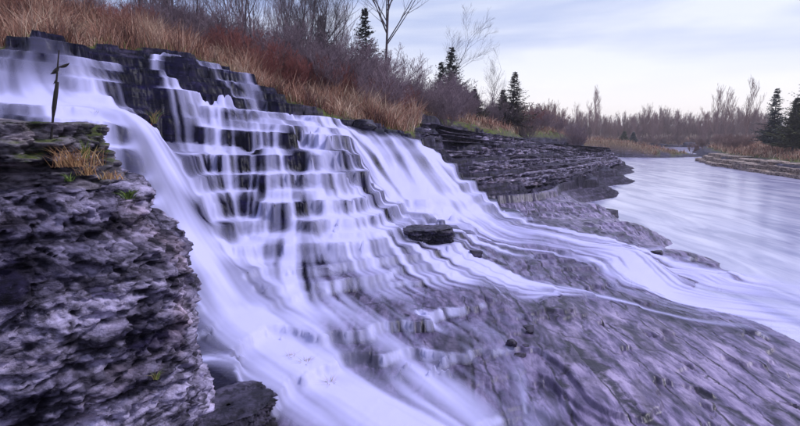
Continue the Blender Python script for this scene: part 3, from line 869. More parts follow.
PITTED = make_pitted_mat('pitted_limestone', (0.56, 0.49, 0.74), (0.02, 0.015, 0.046), moss=0.0)
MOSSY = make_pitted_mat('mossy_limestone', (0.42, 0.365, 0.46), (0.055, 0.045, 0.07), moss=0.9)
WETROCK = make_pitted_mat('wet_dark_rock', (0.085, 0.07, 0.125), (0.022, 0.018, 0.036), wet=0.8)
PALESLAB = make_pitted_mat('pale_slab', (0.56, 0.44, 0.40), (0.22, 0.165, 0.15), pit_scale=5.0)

outcrop = empty('rock_outcrop', (0, 0, 0))
tag(outcrop, 'pitted pale violet limestone outcrop with tufts of dry grass beside the left-hand chute', 'rock')
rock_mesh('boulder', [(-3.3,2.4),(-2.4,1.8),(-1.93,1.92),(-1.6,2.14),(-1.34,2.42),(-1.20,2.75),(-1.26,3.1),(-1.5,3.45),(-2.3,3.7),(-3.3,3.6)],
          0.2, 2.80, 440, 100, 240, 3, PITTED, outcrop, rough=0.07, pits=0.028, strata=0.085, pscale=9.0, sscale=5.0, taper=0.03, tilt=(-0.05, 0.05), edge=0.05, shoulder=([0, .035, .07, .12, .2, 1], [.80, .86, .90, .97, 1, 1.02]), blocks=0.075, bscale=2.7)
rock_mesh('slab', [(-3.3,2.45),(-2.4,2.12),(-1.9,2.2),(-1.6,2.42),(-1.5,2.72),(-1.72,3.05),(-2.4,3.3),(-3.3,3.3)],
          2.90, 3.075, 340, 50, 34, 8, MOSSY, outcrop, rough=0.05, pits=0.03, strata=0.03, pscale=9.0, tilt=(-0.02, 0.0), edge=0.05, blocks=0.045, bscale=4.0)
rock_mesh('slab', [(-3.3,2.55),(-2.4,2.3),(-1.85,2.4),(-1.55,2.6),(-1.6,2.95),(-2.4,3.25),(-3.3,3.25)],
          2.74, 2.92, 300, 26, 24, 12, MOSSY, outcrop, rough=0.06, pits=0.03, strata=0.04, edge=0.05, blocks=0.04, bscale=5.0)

# the layered bank beyond the bright chute: one thick slab over the other
bank = empty('layered_bank', (0, 0, 0))
tag(bank, 'long bank of stacked limestone shelves beyond the bright chute', 'rock')
_base = [at(*p) for p in ((436,192,19.9),(478,194,21.4),(520,191,23.6),(556,187,27),(586,179,32.5),(606,168,41),(618,158,52))]
_top = [at(*p) for p in ((424,130,22.4),(448,127,26.6),(488,133,31),(528,138,38),(556,141,45),(584,146,53),(606,151,57))]
BANKM = make_pitted_mat('bedded_limestone', (0.44, 0.38, 0.56), (0.03, 0.025, 0.055), pit_scale=4.0)
BANKM2 = make_pitted_mat('bedded_dark_limestone', (0.15, 0.125, 0.20), (0.025, 0.02, 0.04), pit_scale=4.0)
_br = random.Random(4)
NB = 13
for k in range(NB):
    f = (k + 0.3) / NB
    ph = _br.uniform(0, 6.28); jut = _br.choice((-.25, 0.0, .2, .45))
    front, zz = [], []
    for j, (a, b) in enumerate(zip(_base, _top)):
        g = f ** 0.9
        sc = 1.0 if j < 4 else 1.6
        x = a[0] + (b[0] - a[0]) * g; y = a[1] + (b[1] - a[1]) * g
        y -= jut * sc + 0.45 * sc * math.sin(1.7 * j + ph) + _br.uniform(-.35, .35)
        front.append((x, y)); zz.append(a[2] + (b[2] - a[2]) * (k + 1) / NB)
    fr = np.array(front); zz = np.array(zz)
    M_ = np.stack([np.ones(7), fr[:, 0], fr[:, 1]], 1)
    back = [(x - 0.8 * 1.2, y + 3.2) for x, y in front[::-1]]
    outl = front + back
    cc = np.array(closed_curve(outl, 200)).mean(0)
    sl, ic = np.polyfit(fr[:, 1], zz, 1)
    th = _br.uniform(.20, .34)
    zc = ic + sl * cc[1]
    rock_mesh('slab', outl, zc - th - 0.05, zc, 340, 14, 10, 400 + k, BANKM if k % 3 else BANKM2, bank, rough=0.10, pits=0.02, strata=0.06, fscale=.8, pscale=5, sscale=6,
              tilt=(0, sl), edge=0.02, blocks=0.22, bscale=0.9)
# ------------------------------------------------------------------ single rocks
def local_outline(cx, cy, rx, ry, rot, n, r):
    pts = []
    for i in range(n):
        a = 2 * math.pi * i / n
        k = r.uniform(0.78, 1.16)
        x, y = rx * k * math.copysign(abs(math.cos(a)) ** 0.7, math.cos(a)), ry * k * math.copysign(abs(math.sin(a)) ** 0.7, math.sin(a))
        pts.append((cx + x * math.cos(rot) - y * math.sin(rot), cy + x * math.sin(rot) + y * math.cos(rot)))
    return pts
def rock(px, py, d, w, dep, h, label, mat, seed, name='rock', cat='rock', group=None, rot=None, sink=0.35, hi=1.0, tilt=None, z=None):
    r = random.Random(seed)
    x, y, zz = at(px, py, d)
    zb = ground_z(x, y) if z is None else z
    rot = r.uniform(0, 3.14) if rot is None else rot
    o = rock_mesh(name, local_outline(0, 0, w / 2, dep / 2, rot, 8, r), -h * sink - 0.1, h, int(56 * hi), int(12 * hi), int(12 * hi), seed, mat,
                  rough=0.22 * h if h < 0.4 else 0.12 * h, pits=0.05 * min(h, .5), strata=0.10 * min(h, .5), fscale=1.1 / max(w, .2), pscale=3.0 / max(h, .12), sscale=2.4 / max(h, .1),
                  tilt=tilt or (r.uniform(-.06, .06), r.uniform(-.06, .06)), edge=0.14)
    o.location = (x, y, zb)
    tag(o, label, cat, group)
    return o
def hull_rock(name, w, dep, h, seed, mat, sub=2, flat=0.5):
    r = random.Random(seed); bm = bmesh.new()
    for i in range(16):
        a = r.uniform(0, 6.28); k = r.uniform(.75, 1.0)
        zz = r.choice((-0.4, r.uniform(-.3, 1), 1.0 - r.uniform(0, .25)))
        f = 1.0 if zz < .5 else r.uniform(.6, .95)
        bm.verts.new((math.cos(a) * w / 2 * k * f, math.sin(a) * dep / 2 * k * f, zz * h))
    bmesh.ops.convex_hull(bm, input=bm.verts)
    bmesh.ops.delete(bm, geom=[v for v in bm.verts if not v.link_faces], context='VERTS')
    bmesh.ops.triangulate(bm, faces=bm.faces)
    bmesh.ops.bevel(bm, geom=list(bm.edges), offset=0.04 * min(w, h), segments=1, affect='EDGES', clamp_overlap=True)
    bmesh.ops.triangulate(bm, faces=bm.faces)
    bmesh.ops.subdivide_edges(bm, edges=bm.edges, cuts=sub, use_grid_fill=True)
    co = np.array([v.co[:] for v in bm.verts]); s_ = 2.2 / w
    n = fbm3(co[:, 0] * s_ + seed, co[:, 1] * s_, co[:, 2] * s_ * 1.6, 4, seed % 60, .6)
    bed = perlin3(co[:, 0] * .4, co[:, 1] * .4 + seed, co[:, 2] * 5 / h, 5)
    for v, q, bd in zip(bm.verts, n, bed):
        f = Vector((v.co.x, v.co.y, 0)); 
        if f.length: f.normalize()
        v.co += f * (0.06 * w * q + 0.05 * min(w, h) * bd) + Vector((0, 0, 0.08 * h * q))
    me = bpy.data.meshes.new(name); bm.to_mesh(me); bm.free()
    me.polygons.foreach_set('use_smooth', np.ones(len(me.polygons), dtype=bool))
    me.materials.append(mat)
    o = bpy.data.objects.new(name, me); COL.objects.link(o)
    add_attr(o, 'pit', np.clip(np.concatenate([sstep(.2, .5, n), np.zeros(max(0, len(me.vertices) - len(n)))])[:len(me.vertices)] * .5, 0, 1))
    return o
def rock(px, py, d, w, dep, h, label, mat, seed, name='rock', cat='rock', group=None, rot=None, sink=0.35, hi=1.0, tilt=None, z=None):
    r = random.Random(seed); x, y, zz = at(px, py, d)
    zb = ground_z(x, y) if z is None else z
    o = hull_rock(name, w, dep, h, seed, mat, 3 if hi > 1.4 else 2)
    o.location = (x, y, zb - 0.3 * h); o.rotation_euler = (r.uniform(-.12, .12), r.uniform(-.12, .12), r.uniform(0, 3.14) if rot is None else rot)
    return tag(o, label, cat, group)
def block(px, py, d, w, dep, h, label, seed, rot, hi, name='rock_ledge', sink=.15, blocks=.1, bs=3.0):
    x, y, z = at(px, py, d); zb = ground_z(x, y) - sink
    o = rock_mesh(name, local_outline(0, 0, w / 2, dep / 2, rot, 9, random.Random(seed)), -0.3, h + sink, int(140 * hi), int(26 * hi), int(34 * hi), seed, WETROCK,
                  rough=.05, pits=.02, strata=.05, fscale=1.5, pscale=7, sscale=8, edge=.08, blocks=blocks, bscale=bs)
    o.location = (x, y, zb); return tag(o, label, 'rock')
block(428, 246, 12.6, 1.35, 0.9, 0.26, 'black undercut ledge block with water dripping off its edge', 21, 0.15, 1.2)
block(226, 405, 5.5, 0.95, 1.0, 0.20, 'dark wet boulder at the foot of the left-hand chute', 23, 0.4, 1.6, 'boulder')
rock(612, 203, 22.6, 1.1, 0.8, 0.22, 'dark tilted block at the river edge of the pale shelf', WETROCK, 24, 'boulder', 'rock')
rock(653, 239, 14.6, 0.75, 0.5, 0.20, 'black boulder beside the small drop into the river', WETROCK, 25, 'boulder', 'rock', hi=1.5)
rock(362, 126, 17.2, 1.3, 0.8, 0.40, 'dark flat-topped block at the right end of the lip below red shrubs', WETROCK, 26, 'rock_ledge', 'rock', rot=-0.2, hi=1.6)
_spots = [(532,340,7.85,.42,.12),(521,346,7.6,.30,.08),(541,330,8.2,.34,.10),(528,326,8.4,.26,.08),(512,340,7.8,.22,.07),(476,252,12.2,.40,.12)]
for i, (px, py, d, w, h) in enumerate(_spots):
    rock(px, py, d, w, w * .75, h, 'small dark wet stone lying on the thin ledges of the lower bed', WETROCK, 40 + i, 'stone', 'stone', 'wet stones on the lower bed')
# pale layered slabs along the far shelf and bank
r5 = random.Random(9)
# dark ledge wall under the far wood
for i in range(13):
    px = 560 + i * 13.0; d = 150 + r5.uniform(-3, 5) + (8 if i > 6 else 0)
    o = rock(px, 142, d, r5.uniform(4.5, 7), 3.5, r5.uniform(1.5, 2.5), 'dark rock ledge at the waterline under the far wood', WETROCK, 140 + i, 'rock_ledge', 'rock', 'ledges across the river', rot=r5.uniform(-.1, .1), z=-0.6)
# slabs of the right-hand bank
for i in range(20):
    t = i / 19.0
    y = 40 + 34 * t + r5.uniform(-.5, .5)
    for lay in range(2 if i % 2 else 3):
        x = float(np.interp(y, BANK_Y, BANK_X)) + 0.3 + 0.75 * lay + r5.uniform(-.3, .3)
        h = r5.uniform(.28, .45)
        o = rock_mesh('slab', local_outline(0, 0, r5.uniform(1.6, 2.6), r5.uniform(.7, 1.2), 0.25 + 1.2, 8, r5), -0.25, h, 44, 9, 8, 200 + i * 3 + lay, PALESLAB,
                      rough=0.07, pits=0.02, strata=0.05, fscale=.7, pscale=6, sscale=7, edge=0.1, tilt=(r5.uniform(-.03, .03), r5.uniform(-.03, .03)))
        o.location = (x, y, RIVER_Z - 0.05 + 0.36 * lay)
        tag(o, 'buff limestone slab stepped along the right-hand river bank', 'stone', 'slabs of the right-hand bank')

# ------------------------------------------------------------------ vegetation
def tube(verts, faces, pts, rads, sides):
    base = len(verts)
    prev = None
    for i, (p, r) in enumerate(zip(pts, rads)):
        d = (pts[min(i + 1, len(pts) - 1)] - pts[max(i - 1, 0)])
        d = d.normalized() if d.length > 1e-9 else Vector((0, 0, 1))
        a = d.orthogonal().normalized() if prev is None else (prev - d * prev.dot(d)).normalized()
        prev = a; b = d.cross(a)
        for k in range(sides):
            t = 2 * math.pi * k / sides
            verts.append(p + (a * math.cos(t) + b * math.sin(t)) * r)
    for i in range(len(pts) - 1):
        for k in range(sides):
            k2 = (k + 1) % sides
            faces.append((base + i * sides + k, base + i * sides + k2, base + (i + 1) * sides + k2, base + (i + 1) * sides + k))
def grow(r, start, direction, length, radius, level, out, up=0.25, spread=0.7, kids=(5, 5, 4), wig=0.16, low=0.25):
    """one limb and everything it carries; out[level] collects (points, radii)"""
    n = 5 if level == 0 else 4 if level == 1 else 3
    pts, rads = [start.copy()], [radius]
    d = direction.normalized(); p = start.copy()
    for i in range(n):
        d = (d + Vector((r.uniform(-1, 1), r.uniform(-1, 1), r.uniform(-1, 1))) * wig + Vector((0, 0, up * 0.25))).normalized()
        p = p + d * (length / n); pts.append(p.copy())
        rads.append(radius * (1 - 0.75 * (i + 1) / n))
    out.append((level, pts, rads))
    if level >= len(kids): return
    for k in range(kids[level]):
        f = r.uniform(low if level == 0 else 0.2, 1.0)
        i = min(int(f * n), n - 1); q = pts[i].lerp(pts[i + 1], f * n - i)
        dd = (pts[i + 1] - pts[i]).normalized()
        s = dd.orthogonal().normalized(); s.rotate(Matrix.Rotation(r.uniform(0, 6.28), 3, dd))
        nd = (dd * (1 - spread * 0.55) + s * spread + Vector((0, 0, up))).normalized()
        grow(r, q, nd, length * r.uniform(.38, .62) * (1.15 - 0.5 * f), max(rads[i] * 0.55, 0.0035), level + 1, out, up, spread, kids, wig)
def woody(name_trunk, name_crown, seed, h, rad, kids, up, spread, stems=1, lean=(0, 0), mats=None, thick=1.0, wig=0.16, min_tw=0.004, low=0.25):
    r = random.Random(seed); out = []
    for s in range(stems):
        a = r.uniform(0, 6.28); sp = 0 if stems == 1 else r.uniform(.12, .65)
        d = Vector((math.cos(a) * sp + lean[0], math.sin(a) * sp + lean[1], 1))
        st = Vector((math.cos(a) * .12 * (stems > 1), math.sin(a) * .12 * (stems > 1), -0.15))
        grow(r, st, d, h * (1 if stems == 1 else r.uniform(.6, 1)), rad, 0, out, up, spread, kids, wig, low)
    v1, f1, v2, f2 = [], [], [], []
    for lev, p, ra in out:
        ra = [max(q * thick, min_tw) for q in ra]
        if lev == 0: tube(v1, f1, p, ra, 6 if stems == 1 else 4)
        else: tube(v2, f2, p, ra, 4 if lev == 1 else 3)
    me = []
    for nm, v, f in ((name_trunk, v1, f1), (name_crown, v2, f2)):
        m = bpy.data.meshes.new(nm); m.from_pydata(v, [], f)
        m.polygons.foreach_set('use_smooth', np.ones(len(m.polygons), dtype=bool))
        m.materials.append(mats); me.append(m)
    return me
def bark_mat(name, a, b):
    m, nt, bs = new_mat(name)
    oi = nt.nodes.new('ShaderNodeObjectInfo')
    n = noise_n(nt, pos_n(nt, (4, 4, 1.2)), 3.0, 4, 0.6)
    c = mixc(nt, n, a, b)
    c = mixc(nt, math_n(nt, 'MULTIPLY', oi.outputs['Random'], 0.55), c, tuple(0.45 * q for q in a))
    nt.links.new(c, bs.inputs['Base Color']); bs.inputs['Roughness'].default_value = 0.85
    nt.links.new(bump_n(nt, n, 0.5, 0.02), bs.inputs['Normal'])
    return m
BARK = bark_mat('dark_bark', (0.055, 0.038, 0.052), (0.13, 0.095, 0.11))
TWIG = bark_mat('violet_twigs', (0.19, 0.12, 0.155), (0.31, 0.23, 0.27))
REDTW = bark_mat('red_twigs', (0.22, 0.055, 0.055), (0.30, 0.11, 0.09))
FARTW = bark_mat('far_wood_twigs', (0.22, 0.125, 0.115), (0.37, 0.235, 0.215))
def plant(kind, meshes, loc, s, rz, label, cat, group, names=('trunk', 'crown'), tilt=0.0):
    e = empty(kind, loc, rz); e.scale = (s, s, s * random.uniform(.92, 1.1)); e.rotation_euler = (tilt, 0, rz)
    for nm, m in zip(names, meshes):
        o = bpy.data.objects.new(nm, m); COL.objects.link(o); o.parent = e
    return tag(e, label, cat, group)
def on_ground(px, d, off=0.0):
    x = (px - 400) / F_PX * d / (CP)  # bearing
    x = (px - 400) / F_PX * d * 1.0
    return (x, d, ground_z(x, d) + off)

def where_left(px):
    for lim, w in ((215, 'behind the mossy upper ledge'), (262, 'beside the end of the upper ledge'), (300, 'behind the tall dry grass'), (345, 'above the rust-red shrubs'), (380, 'round the foot of the dark conifer'),
                   (425, 'round the foot of the tall bare tree'), (462, 'below the leaning bare tree'), (500, 'between the two groups of conifers'), (999, 'past the pointed brown-green conifer')):
        if px < lim: return w
def where_far(px):
    for lim, w in ((560, 'behind the end of the layered bank'), (585, 'before the broad bare tree'), (602, 'round the broad bare tree'), (640, 'behind the two far evergreens'), (690, 'above the dark far ledges'),
                   (728, 'round the close group of tall trees'), (999, 'near the right-hand conifers')):
        if px < lim: return w
TREES = [woody('trunk', 'crown', 300 + i, 7.0, 0.055, (13, 8, 5), 0.30, 0.62, mats=BARK, wig=0.12) for i in range(4)]
SAPL = [woody('trunk', 'crown', 320 + i, 4.6, 0.035, (10, 6, 4), 0.45, 0.5, mats=TWIG if i % 2 else BARK, wig=0.15) for i in range(4)]
SHRUB = [woody('stems', 'crown', 340 + i, 2.0, 0.014, (8, 6, 3), 0.25, 0.6, stems=13, mats=TWIG, wig=0.2, low=0.12) for i in range(4)]
RSHRUB = [woody('stems', 'crown', 360 + i, 1.5, 0.012, (7, 5, 3), 0.3, 0.55, stems=15, mats=REDTW, wig=0.2) for i in range(2)]
FARTREE = [woody('trunk', 'crown', 380 + i, 8.0 + 1.2 * (i % 3), 0.08, (15 + i, 7, 4), 0.45, 0.42, mats=FARTW, wig=0.12, min_tw=0.015, low=0.15) for i in range(5)]
FARSHRUB = [woody('stems', 'crown', 395 + i, 3.4, 0.03, (6, 5, 3), 0.3, 0.6, stems=11, mats=FARTW, wig=0.2, min_tw=0.02) for i in range(3)]
rv_ = random.Random(77)
# the tall bare tree and its neighbours on the left bank
plant('bare_tree', woody('trunk', 'crown', 412, 9.5, 0.085, (17, 7, 4), 0.22, 0.6, mats=BARK, wig=0.045, lean=(0.04, 0), low=0.3), on_ground(384, 31), 1.0, 0.4,
      'tall dark bare tree rising high above the shrubs of the left bank', 'tree', None)
plant('bare_tree', TREES[0], on_ground(300, 29), 1.0, 1.4, 'slender bare tree with a straight trunk behind the tall dry grass', 'tree', None)
plant('bare_tree', TREES[2], on_ground(437, 46), 0.95, 2.0, 'bare tree leaning over the dark conifers on the left bank', 'tree', None, tilt=0.0).rotation_euler = (0.0, R(24), 0.0)
plant('bare_tree', TREES[3], on_ground(487, 58), 0.85, 0.3, 'thin bare tree standing between the two groups of conifers', 'tree', None)
for i in range(48):
    px = rv_.uniform(150, 350); d = rv_.uniform(22, 36)
    plant('sapling', SAPL[i % 4] if rv_.random() < .72 else TREES[i % 4], on_ground(px, d), rv_.uniform(.75, 1.2) * (1.15 if px < 280 else .8), rv_.uniform(0, 6.28),
          'bare thicket sapling ' + where_left(px), 'tree', 'saplings ' + where_left(px))
for i in range(150):
    px = rv_.uniform(165, 470) if i % 5 else rv_.uniform(440, 575)
    d = rv_.uniform(21, 34) if px < 400 else rv_.uniform(31, 52)
    if px > 480: d = rv_.uniform(48, 75)
    plant('shrub', SHRUB[i % 4], on_ground(px, d), rv_.uniform(.75, 1.35), rv_.uniform(0, 6.28),
          'bare violet-brown shrub ' + where_left(px), 'shrub', 'bare shrubs ' + where_left(px))
for px, d, s in ((300,20.6,.8),(312,21,.9),(325,21.6,1.0),(338,22,.9),(352,22.4,.8),(290,20.4,.7),(398,24.5,.8),(408,25.5,.7),(540,60,1.2),(528,57,1.1),(268,19.6,.8),(278,20.5,.9),(250,20.5,.9),(236,21,.9),(222,20.5,.8),(366,22.6,.8),(380,23,.8),(345,23.5,1.0),(315,22.8,1.0)):
    plant('red_shrub', RSHRUB[int(px) % 2], on_ground(px, d), s, rv_.uniform(0, 6.28), 'low rust-red shrub among the bare shrubs of the left bank', 'shrub', 'rust-red shrubs on the left bank')

for px, d, sc in ((30,16,.5),(75,18,.6),(105,19,.7),(128,17.6,.55),(150,20.5,.7),(95,21,.8),(175,21.5,.7),(60,20,.7),(12,18,.6),(140,23,.9),(195,22.5,.8),(110,24,.9)):
    plant('shrub', SHRUB[int(px) % 4] if px % 2 else RSHRUB[int(px) % 2], on_ground(px, d), sc, px * .7, 'small bare shrub rising out of the tall reddish grass above the falls', 'shrub', 'shrubs in the grass above the falls')
# ---- conifers
def conifer(seed, h, w, mat, needle, ragged=0.25):
    r = random.Random(seed)
    v1, f1 = [], []
    tube(v1, f1, [Vector((0, 0, -0.2)), Vector((0.02 * h, 0, h * .5)), Vector((0.01, 0, h))], [h * .018, h * .011, 0.01], 6)
    v2, f2 = [], []
    z = h * 0.10
    while z < h * 0.99:
        f = z / h
        L0 = w * 1.25 * (1 - f) ** 0.95 * r.uniform(.75, 1.1) + 0.012 * h
        for k in range(r.randint(7, 10)):
            if r.random() < 0.10: continue
            a = r.uniform(0, 6.28); L = L0 * r.uniform(1 - ragged * 1.4, 1 + ragged)
            dr = Vector((math.cos(a), math.sin(a), 0)); s = Vector((-dr.y, dr.x, 0))
            droop = r.uniform(-.45, .25)
            nsp = max(5, int(L / (0.10 * h / 4)))
            for j in range(nsp):
                t = (j + .6) / nsp
                c = dr * L * t + Vector((0, 0, z + L * (droop * t + 0.22 * t * t)))
                for q in range(4):
                    sd = r.choice((-1, 1))
                    dd = (dr * r.uniform(.3, 1) + s * sd * r.uniform(.2, 1.0) + Vector((0, 0, r.uniform(-.35, .45)))).normalized()
                    ln = needle * r.uniform(.7, 1.6) * (0.5 + 0.7 * (1 - t)) * (0.55 + .6 * (1 - f))
                    wd = dd.cross(Vector((r.uniform(-.5, .5), r.uniform(-.5, .5), 1))).normalized() * ln * .24
                    b = len(v2)
                    v2 += [c, c + dd * ln * .5 + wd, c + dd * ln, c + dd * ln * .5 - wd]
                    f2.append((b, b + 1, b + 2, b + 3))
        z += h * r.uniform(.024, .036)
    me = []
    for nm, v, f, mt in (('trunk', v1, f1, BARK), ('crown', v2, f2, mat)):
        m = bpy.data.meshes.new(nm); m.from_pydata(v, [], f); m.materials.append(mt); me.append(m)
    return me
def leaf_mat(name, a, b, trans=0.2):
    m, nt, bs = new_mat(name)
    n = noise_n(nt, pos_n(nt), 1.7, 4, 0.65)
    c = ramp(nt, n, [(0.33, a), (0.66, b)]).outputs[0]
    nt.links.new(c, bs.inputs['Base Color']); bs.inputs['Roughness'].default_value = 0.7
    return m
CONE = leaf_mat('dark_needles', (0.018, 0.026, 0.018), (0.055, 0.060, 0.036))
CONEW = leaf_mat('warm_needles', (0.030, 0.030, 0.018), (0.095, 0.070, 0.045))
CONEG = leaf_mat('olive_needles', (0.035, 0.050, 0.014), (0.13, 0.125, 0.035))
CONEB = leaf_mat('blue_green_needles', (0.022, 0.034, 0.030), (0.062, 0.080, 0.066))
plant('conifer', conifer(1, 6.0, 1.8, CONE, 0.26), on_ground(366, 35), 0.92, 0, 'dark conifer beside the tall bare tree', 'tree', None)
plant('conifer', conifer(2, 5.4, 2.1, CONE, 0.28, .35), on_ground(450, 45), 1.0, 1, 'broad dark conifer under the leaning bare tree', 'tree', None)
plant('conifer', conifer(3, 5.0, 1.4, CONE, 0.25, .3), on_ground(440, 46), 0.95, 2, 'narrow dark conifer close against the broad one', 'tree', None)
plant('conifer', conifer(4, 3.0, 1.2, CONEW, 0.24, .3), on_ground(473, 47), 1.0, 2, 'low brownish conifer at the foot of the broad dark one', 'tree', None)
plant('conifer', conifer(5, 5.4, 1.9, CONEW, 0.28, .3), on_ground(512, 50), 1.0, 2, 'brown-green conifer with a pointed top above the layered bank', 'tree', None)
plant('conifer', conifer(6, 3.6, 1.1, CONEW, 0.25, .3), on_ground(501, 52), 1.0, 3, 'short conifer tucked beside the pointed brown-green one', 'tree', None)
plant('conifer', conifer(7, 4.4, 1.4, CONE, 0.25, .3), on_ground(324, 33), 1.0, 3, 'small sparse conifer in the thicket above the dry grass', 'tree', None)
plant('conifer', conifer(8, 9.0, 2.6, CONEB, 0.42, .3), on_ground(769, 68), 0.86, 1, 'blue-green conifer with open branches on the right-hand bank', 'tree', None)
plant('conifer', conifer(9, 11.4, 3.2, CONEB, 0.45, .3), on_ground(801, 62), 0.88, 2, 'tall dense conifer at the end of the right-hand bank', 'tree', None)
plant('conifer', conifer(10, 6.4, 2.6, CONEG, 0.42, .35), on_ground(790, 60), 1.0, 2, 'olive-yellow conifer in front of the tall dense one', 'tree', None)
plant('evergreen_bush', conifer(11, 4.4, 2.0, CONEG, 0.55, .2), on_ground(622, 140), 1.05, 2, 'rounded dark green evergreen at the edge of the far wood', 'tree', None)
plant('evergreen_bush', conifer(12, 5.0, 1.8, CONEB, 0.55, .2), on_ground(631, 146), 1.0, 2, 'taller blue-green evergreen beside the rounded one at the far wood', 'tree', None)

# ---- the far wood
for i in range(270):
    px = 515 + 250 * (i + rv_.random()) / 270; d = rv_.uniform(158, 200) if px > 560 else rv_.uniform(95, 150)
    k = 0.92 + 0.10 * math.sin(px * 0.07) + rv_.uniform(-.22, .22)
    plant('bare_tree', FARTREE[i % 5], on_ground(px, d), (0.68 if px > 570 else .5) * k, rv_.uniform(0, 6.28), 'bare far-wood tree across the river ' + where_far(px), 'tree', 'far-wood trees ' + where_far(px))
for i in range(170):
    px = 505 + 300 * ((i * 0.618) % 1.0); d = (rv_.uniform(155, 168) if i % 2 else rv_.uniform(180, 205)) if px > 560 else rv_.uniform(85, 150)
    plant('shrub', FARSHRUB[i % 3], on_ground(px, d), (rv_.uniform(.5, .8) if i % 2 else rv_.uniform(1.0, 1.5)), rv_.uniform(0, 6.28), 'bare far-wood shrub ' + where_far(px), 'shrub', 'far-wood shrubs ' + where_far(px))
for px, d, s in ((703,135,1.0),(712,136,1.08),(722,135,1.0)):
    plant('bare_tree', FARTREE[int(px) % 5], on_ground(px, d), s, rv_.uniform(0, 6.28), 'bare tree of the close group standing above the far wood', 'tree', 'close group of tall bare trees')
plant('bare_tree', FARTREE[1], on_ground(741, 118), 1.0, 0.5, 'lone bare tree between the close group and the right-hand conifers', 'tree', None)
plant('bare_tree', FARTREE[2], on_ground(592, 150), 1.1, 0.5, 'broad bare tree standing taller than the far wood round it', 'tree', None)
for i in range(26):
    px = rv_.uniform(690, 800); d = rv_.uniform(75, 110)
    plant('shrub', FARSHRUB[i % 3], on_ground(px, d), rv_.uniform(.4, .7), rv_.uniform(0, 6.28), 'bare shrub behind the right-hand bank', 'shrub', 'shrubs behind the right-hand bank')
# ------------------------------------------------------------------ dry grass on the banks
def grass_mat(name, stops):
    m, nt, b = new_mat(name)
    t = attr_n(nt, 'tone')
    c = ramp(nt, t, stops).outputs[0]
    nt.links.new(c, b.inputs['Base Color']); b.inputs['Roughness'].default_value = 0.8
    return m
DRYG = grass_mat('dry_grass', [(0.0, (0.07, 0.028, 0.028)), (0.3, (0.25, 0.10, 0.065)), (0.6, (0.46, 0.255, 0.18)), (0.82, (0.62, 0.45, 0.35)), (0.93, (0.16, 0.17, 0.035)), (1.0, (0.10, 0.16, 0.03))])
def blades(name, pos, h, lean, tone, mat, width=0.012, rs=1):
    """curved tapering blades, one mesh"""
    n = len(pos); r = np.random.RandomState(rs)
    a = r.uniform(0, 2 * np.pi, n); dx, dy = np.cos(a), np.sin(a)
    b = r.uniform(0, 2 * np.pi, n); sx, sy = np.cos(b) * width, np.sin(b) * width
    w = (0.7 + 0.6 * r.rand(n))
    co = np.empty((n, 5, 3))
    for i, (f, ww) in enumerate(((0, 1.0), (0, -1.0), (0.55, 0.8), (0.55, -0.8), (1.0, 0.0))):
        ln = lean * h * f ** 1.8
        co[:, i, 0] = pos[:, 0] + dx * ln + sx * ww * w
        co[:, i, 1] = pos[:, 1] + dy * ln + sy * ww * w
        co[:, i, 2] = pos[:, 2] - 0.03 + h * f * (1 - 0.25 * lean * f)
    k = (np.arange(n) * 5)[:, None]
    tri = np.concatenate([k + np.array([[0, 1, 3]]), k + np.array([[0, 3, 2]]), k + np.array([[2, 3, 4]])])
    o = mesh_obj(name, co.reshape(-1, 3), tri, mat, smooth=False)
    add_attr(o, 'tone', np.repeat(np.clip(tone, 0, 1), 5))
    return o
def gsample(a, x, y):
    r = np.sqrt(x * x + y * y); t = np.arctan2(x, y)
    i = np.clip(np.interp(r, rr, np.arange(len(rr))), 0, nr - 1.001); j = np.clip(np.interp(t, az, np.arange(len(az))), 0, nc - 1.001)
    i0 = i.astype(int); j0 = j.astype(int); u = i - i0; v = j - j0
    return a[i0, j0] * (1 - u) * (1 - v) + a[i0 + 1, j0] * u * (1 - v) + a[i0, j0 + 1] * (1 - u) * v + a[i0 + 1, j0 + 1] * u * v
gr = np.random.RandomState(21)
def grass_field(n, px0, px1, d0, d1, h0, h1, green, name, label, seed, thr=0.4, width=0.012, floor=-0.3, patch=1.0):
    px = gr.uniform(px0, px1, n); d = d0 + (d1 - d0) * gr.rand(n)
    x = (px - 400) / F_PX * d; y = d
    cl = fbm2(x * 0.9, y * 0.9, 3, 55)
    keep = (gsample(GVEG, x, y) > thr) & (cl > -0.45 * patch + gr.uniform(-.25, .25, n)); x, y, cl = x[keep], y[keep], cl[keep]
    z = gsample(GZ, x, y)
    k2 = z > floor; x, y, z, cl = x[k2], y[k2], z[k2], cl[k2]
    h = gr.uniform(h0, h1, len(x)) * (0.45 + 0.95 * np.clip(cl + .45, 0, 1.1))
    edge = gsample(GVEG, x, y) < 0.93
    tone = np.clip(0.5 + 0.6 * fbm2(x * 0.8, y * 0.8, 4, 66) + gr.normal(0, .18, len(x)), 0, 0.84)
    isg = gr.rand(len(x)) < np.where(edge, 0.30, green)
    tone = np.where(isg, gr.uniform(.92, 1.0, len(x)), tone); h = np.where(isg, h * .45, h)
    o = blades(name, np.stack([x, y, z], 1), h, gr.uniform(.1, 1.0, len(x)), tone, DRYG, width, seed)
    return tag(o, label, 'grass', kind='stuff')
grass_field(78000, -60, 262, 12.5, 30, 0.35, 0.95, 0.03, 'dry_grass', 'tall reddish dry grass covering the bank above the falls', 1, width=0.007)
grass_field(26000, 255, 420, 17.5, 29, 0.35, 1.05, 0.02, 'dry_grass', 'tan and rust dry grass below the shrubs of the left bank', 2, width=0.011)
grass_field(34000, 400, 640, 27, 105, 0.3, 0.7, 0.02, 'dry_grass', 'low straw-coloured grass on top of the layered bank', 3, width=0.02)
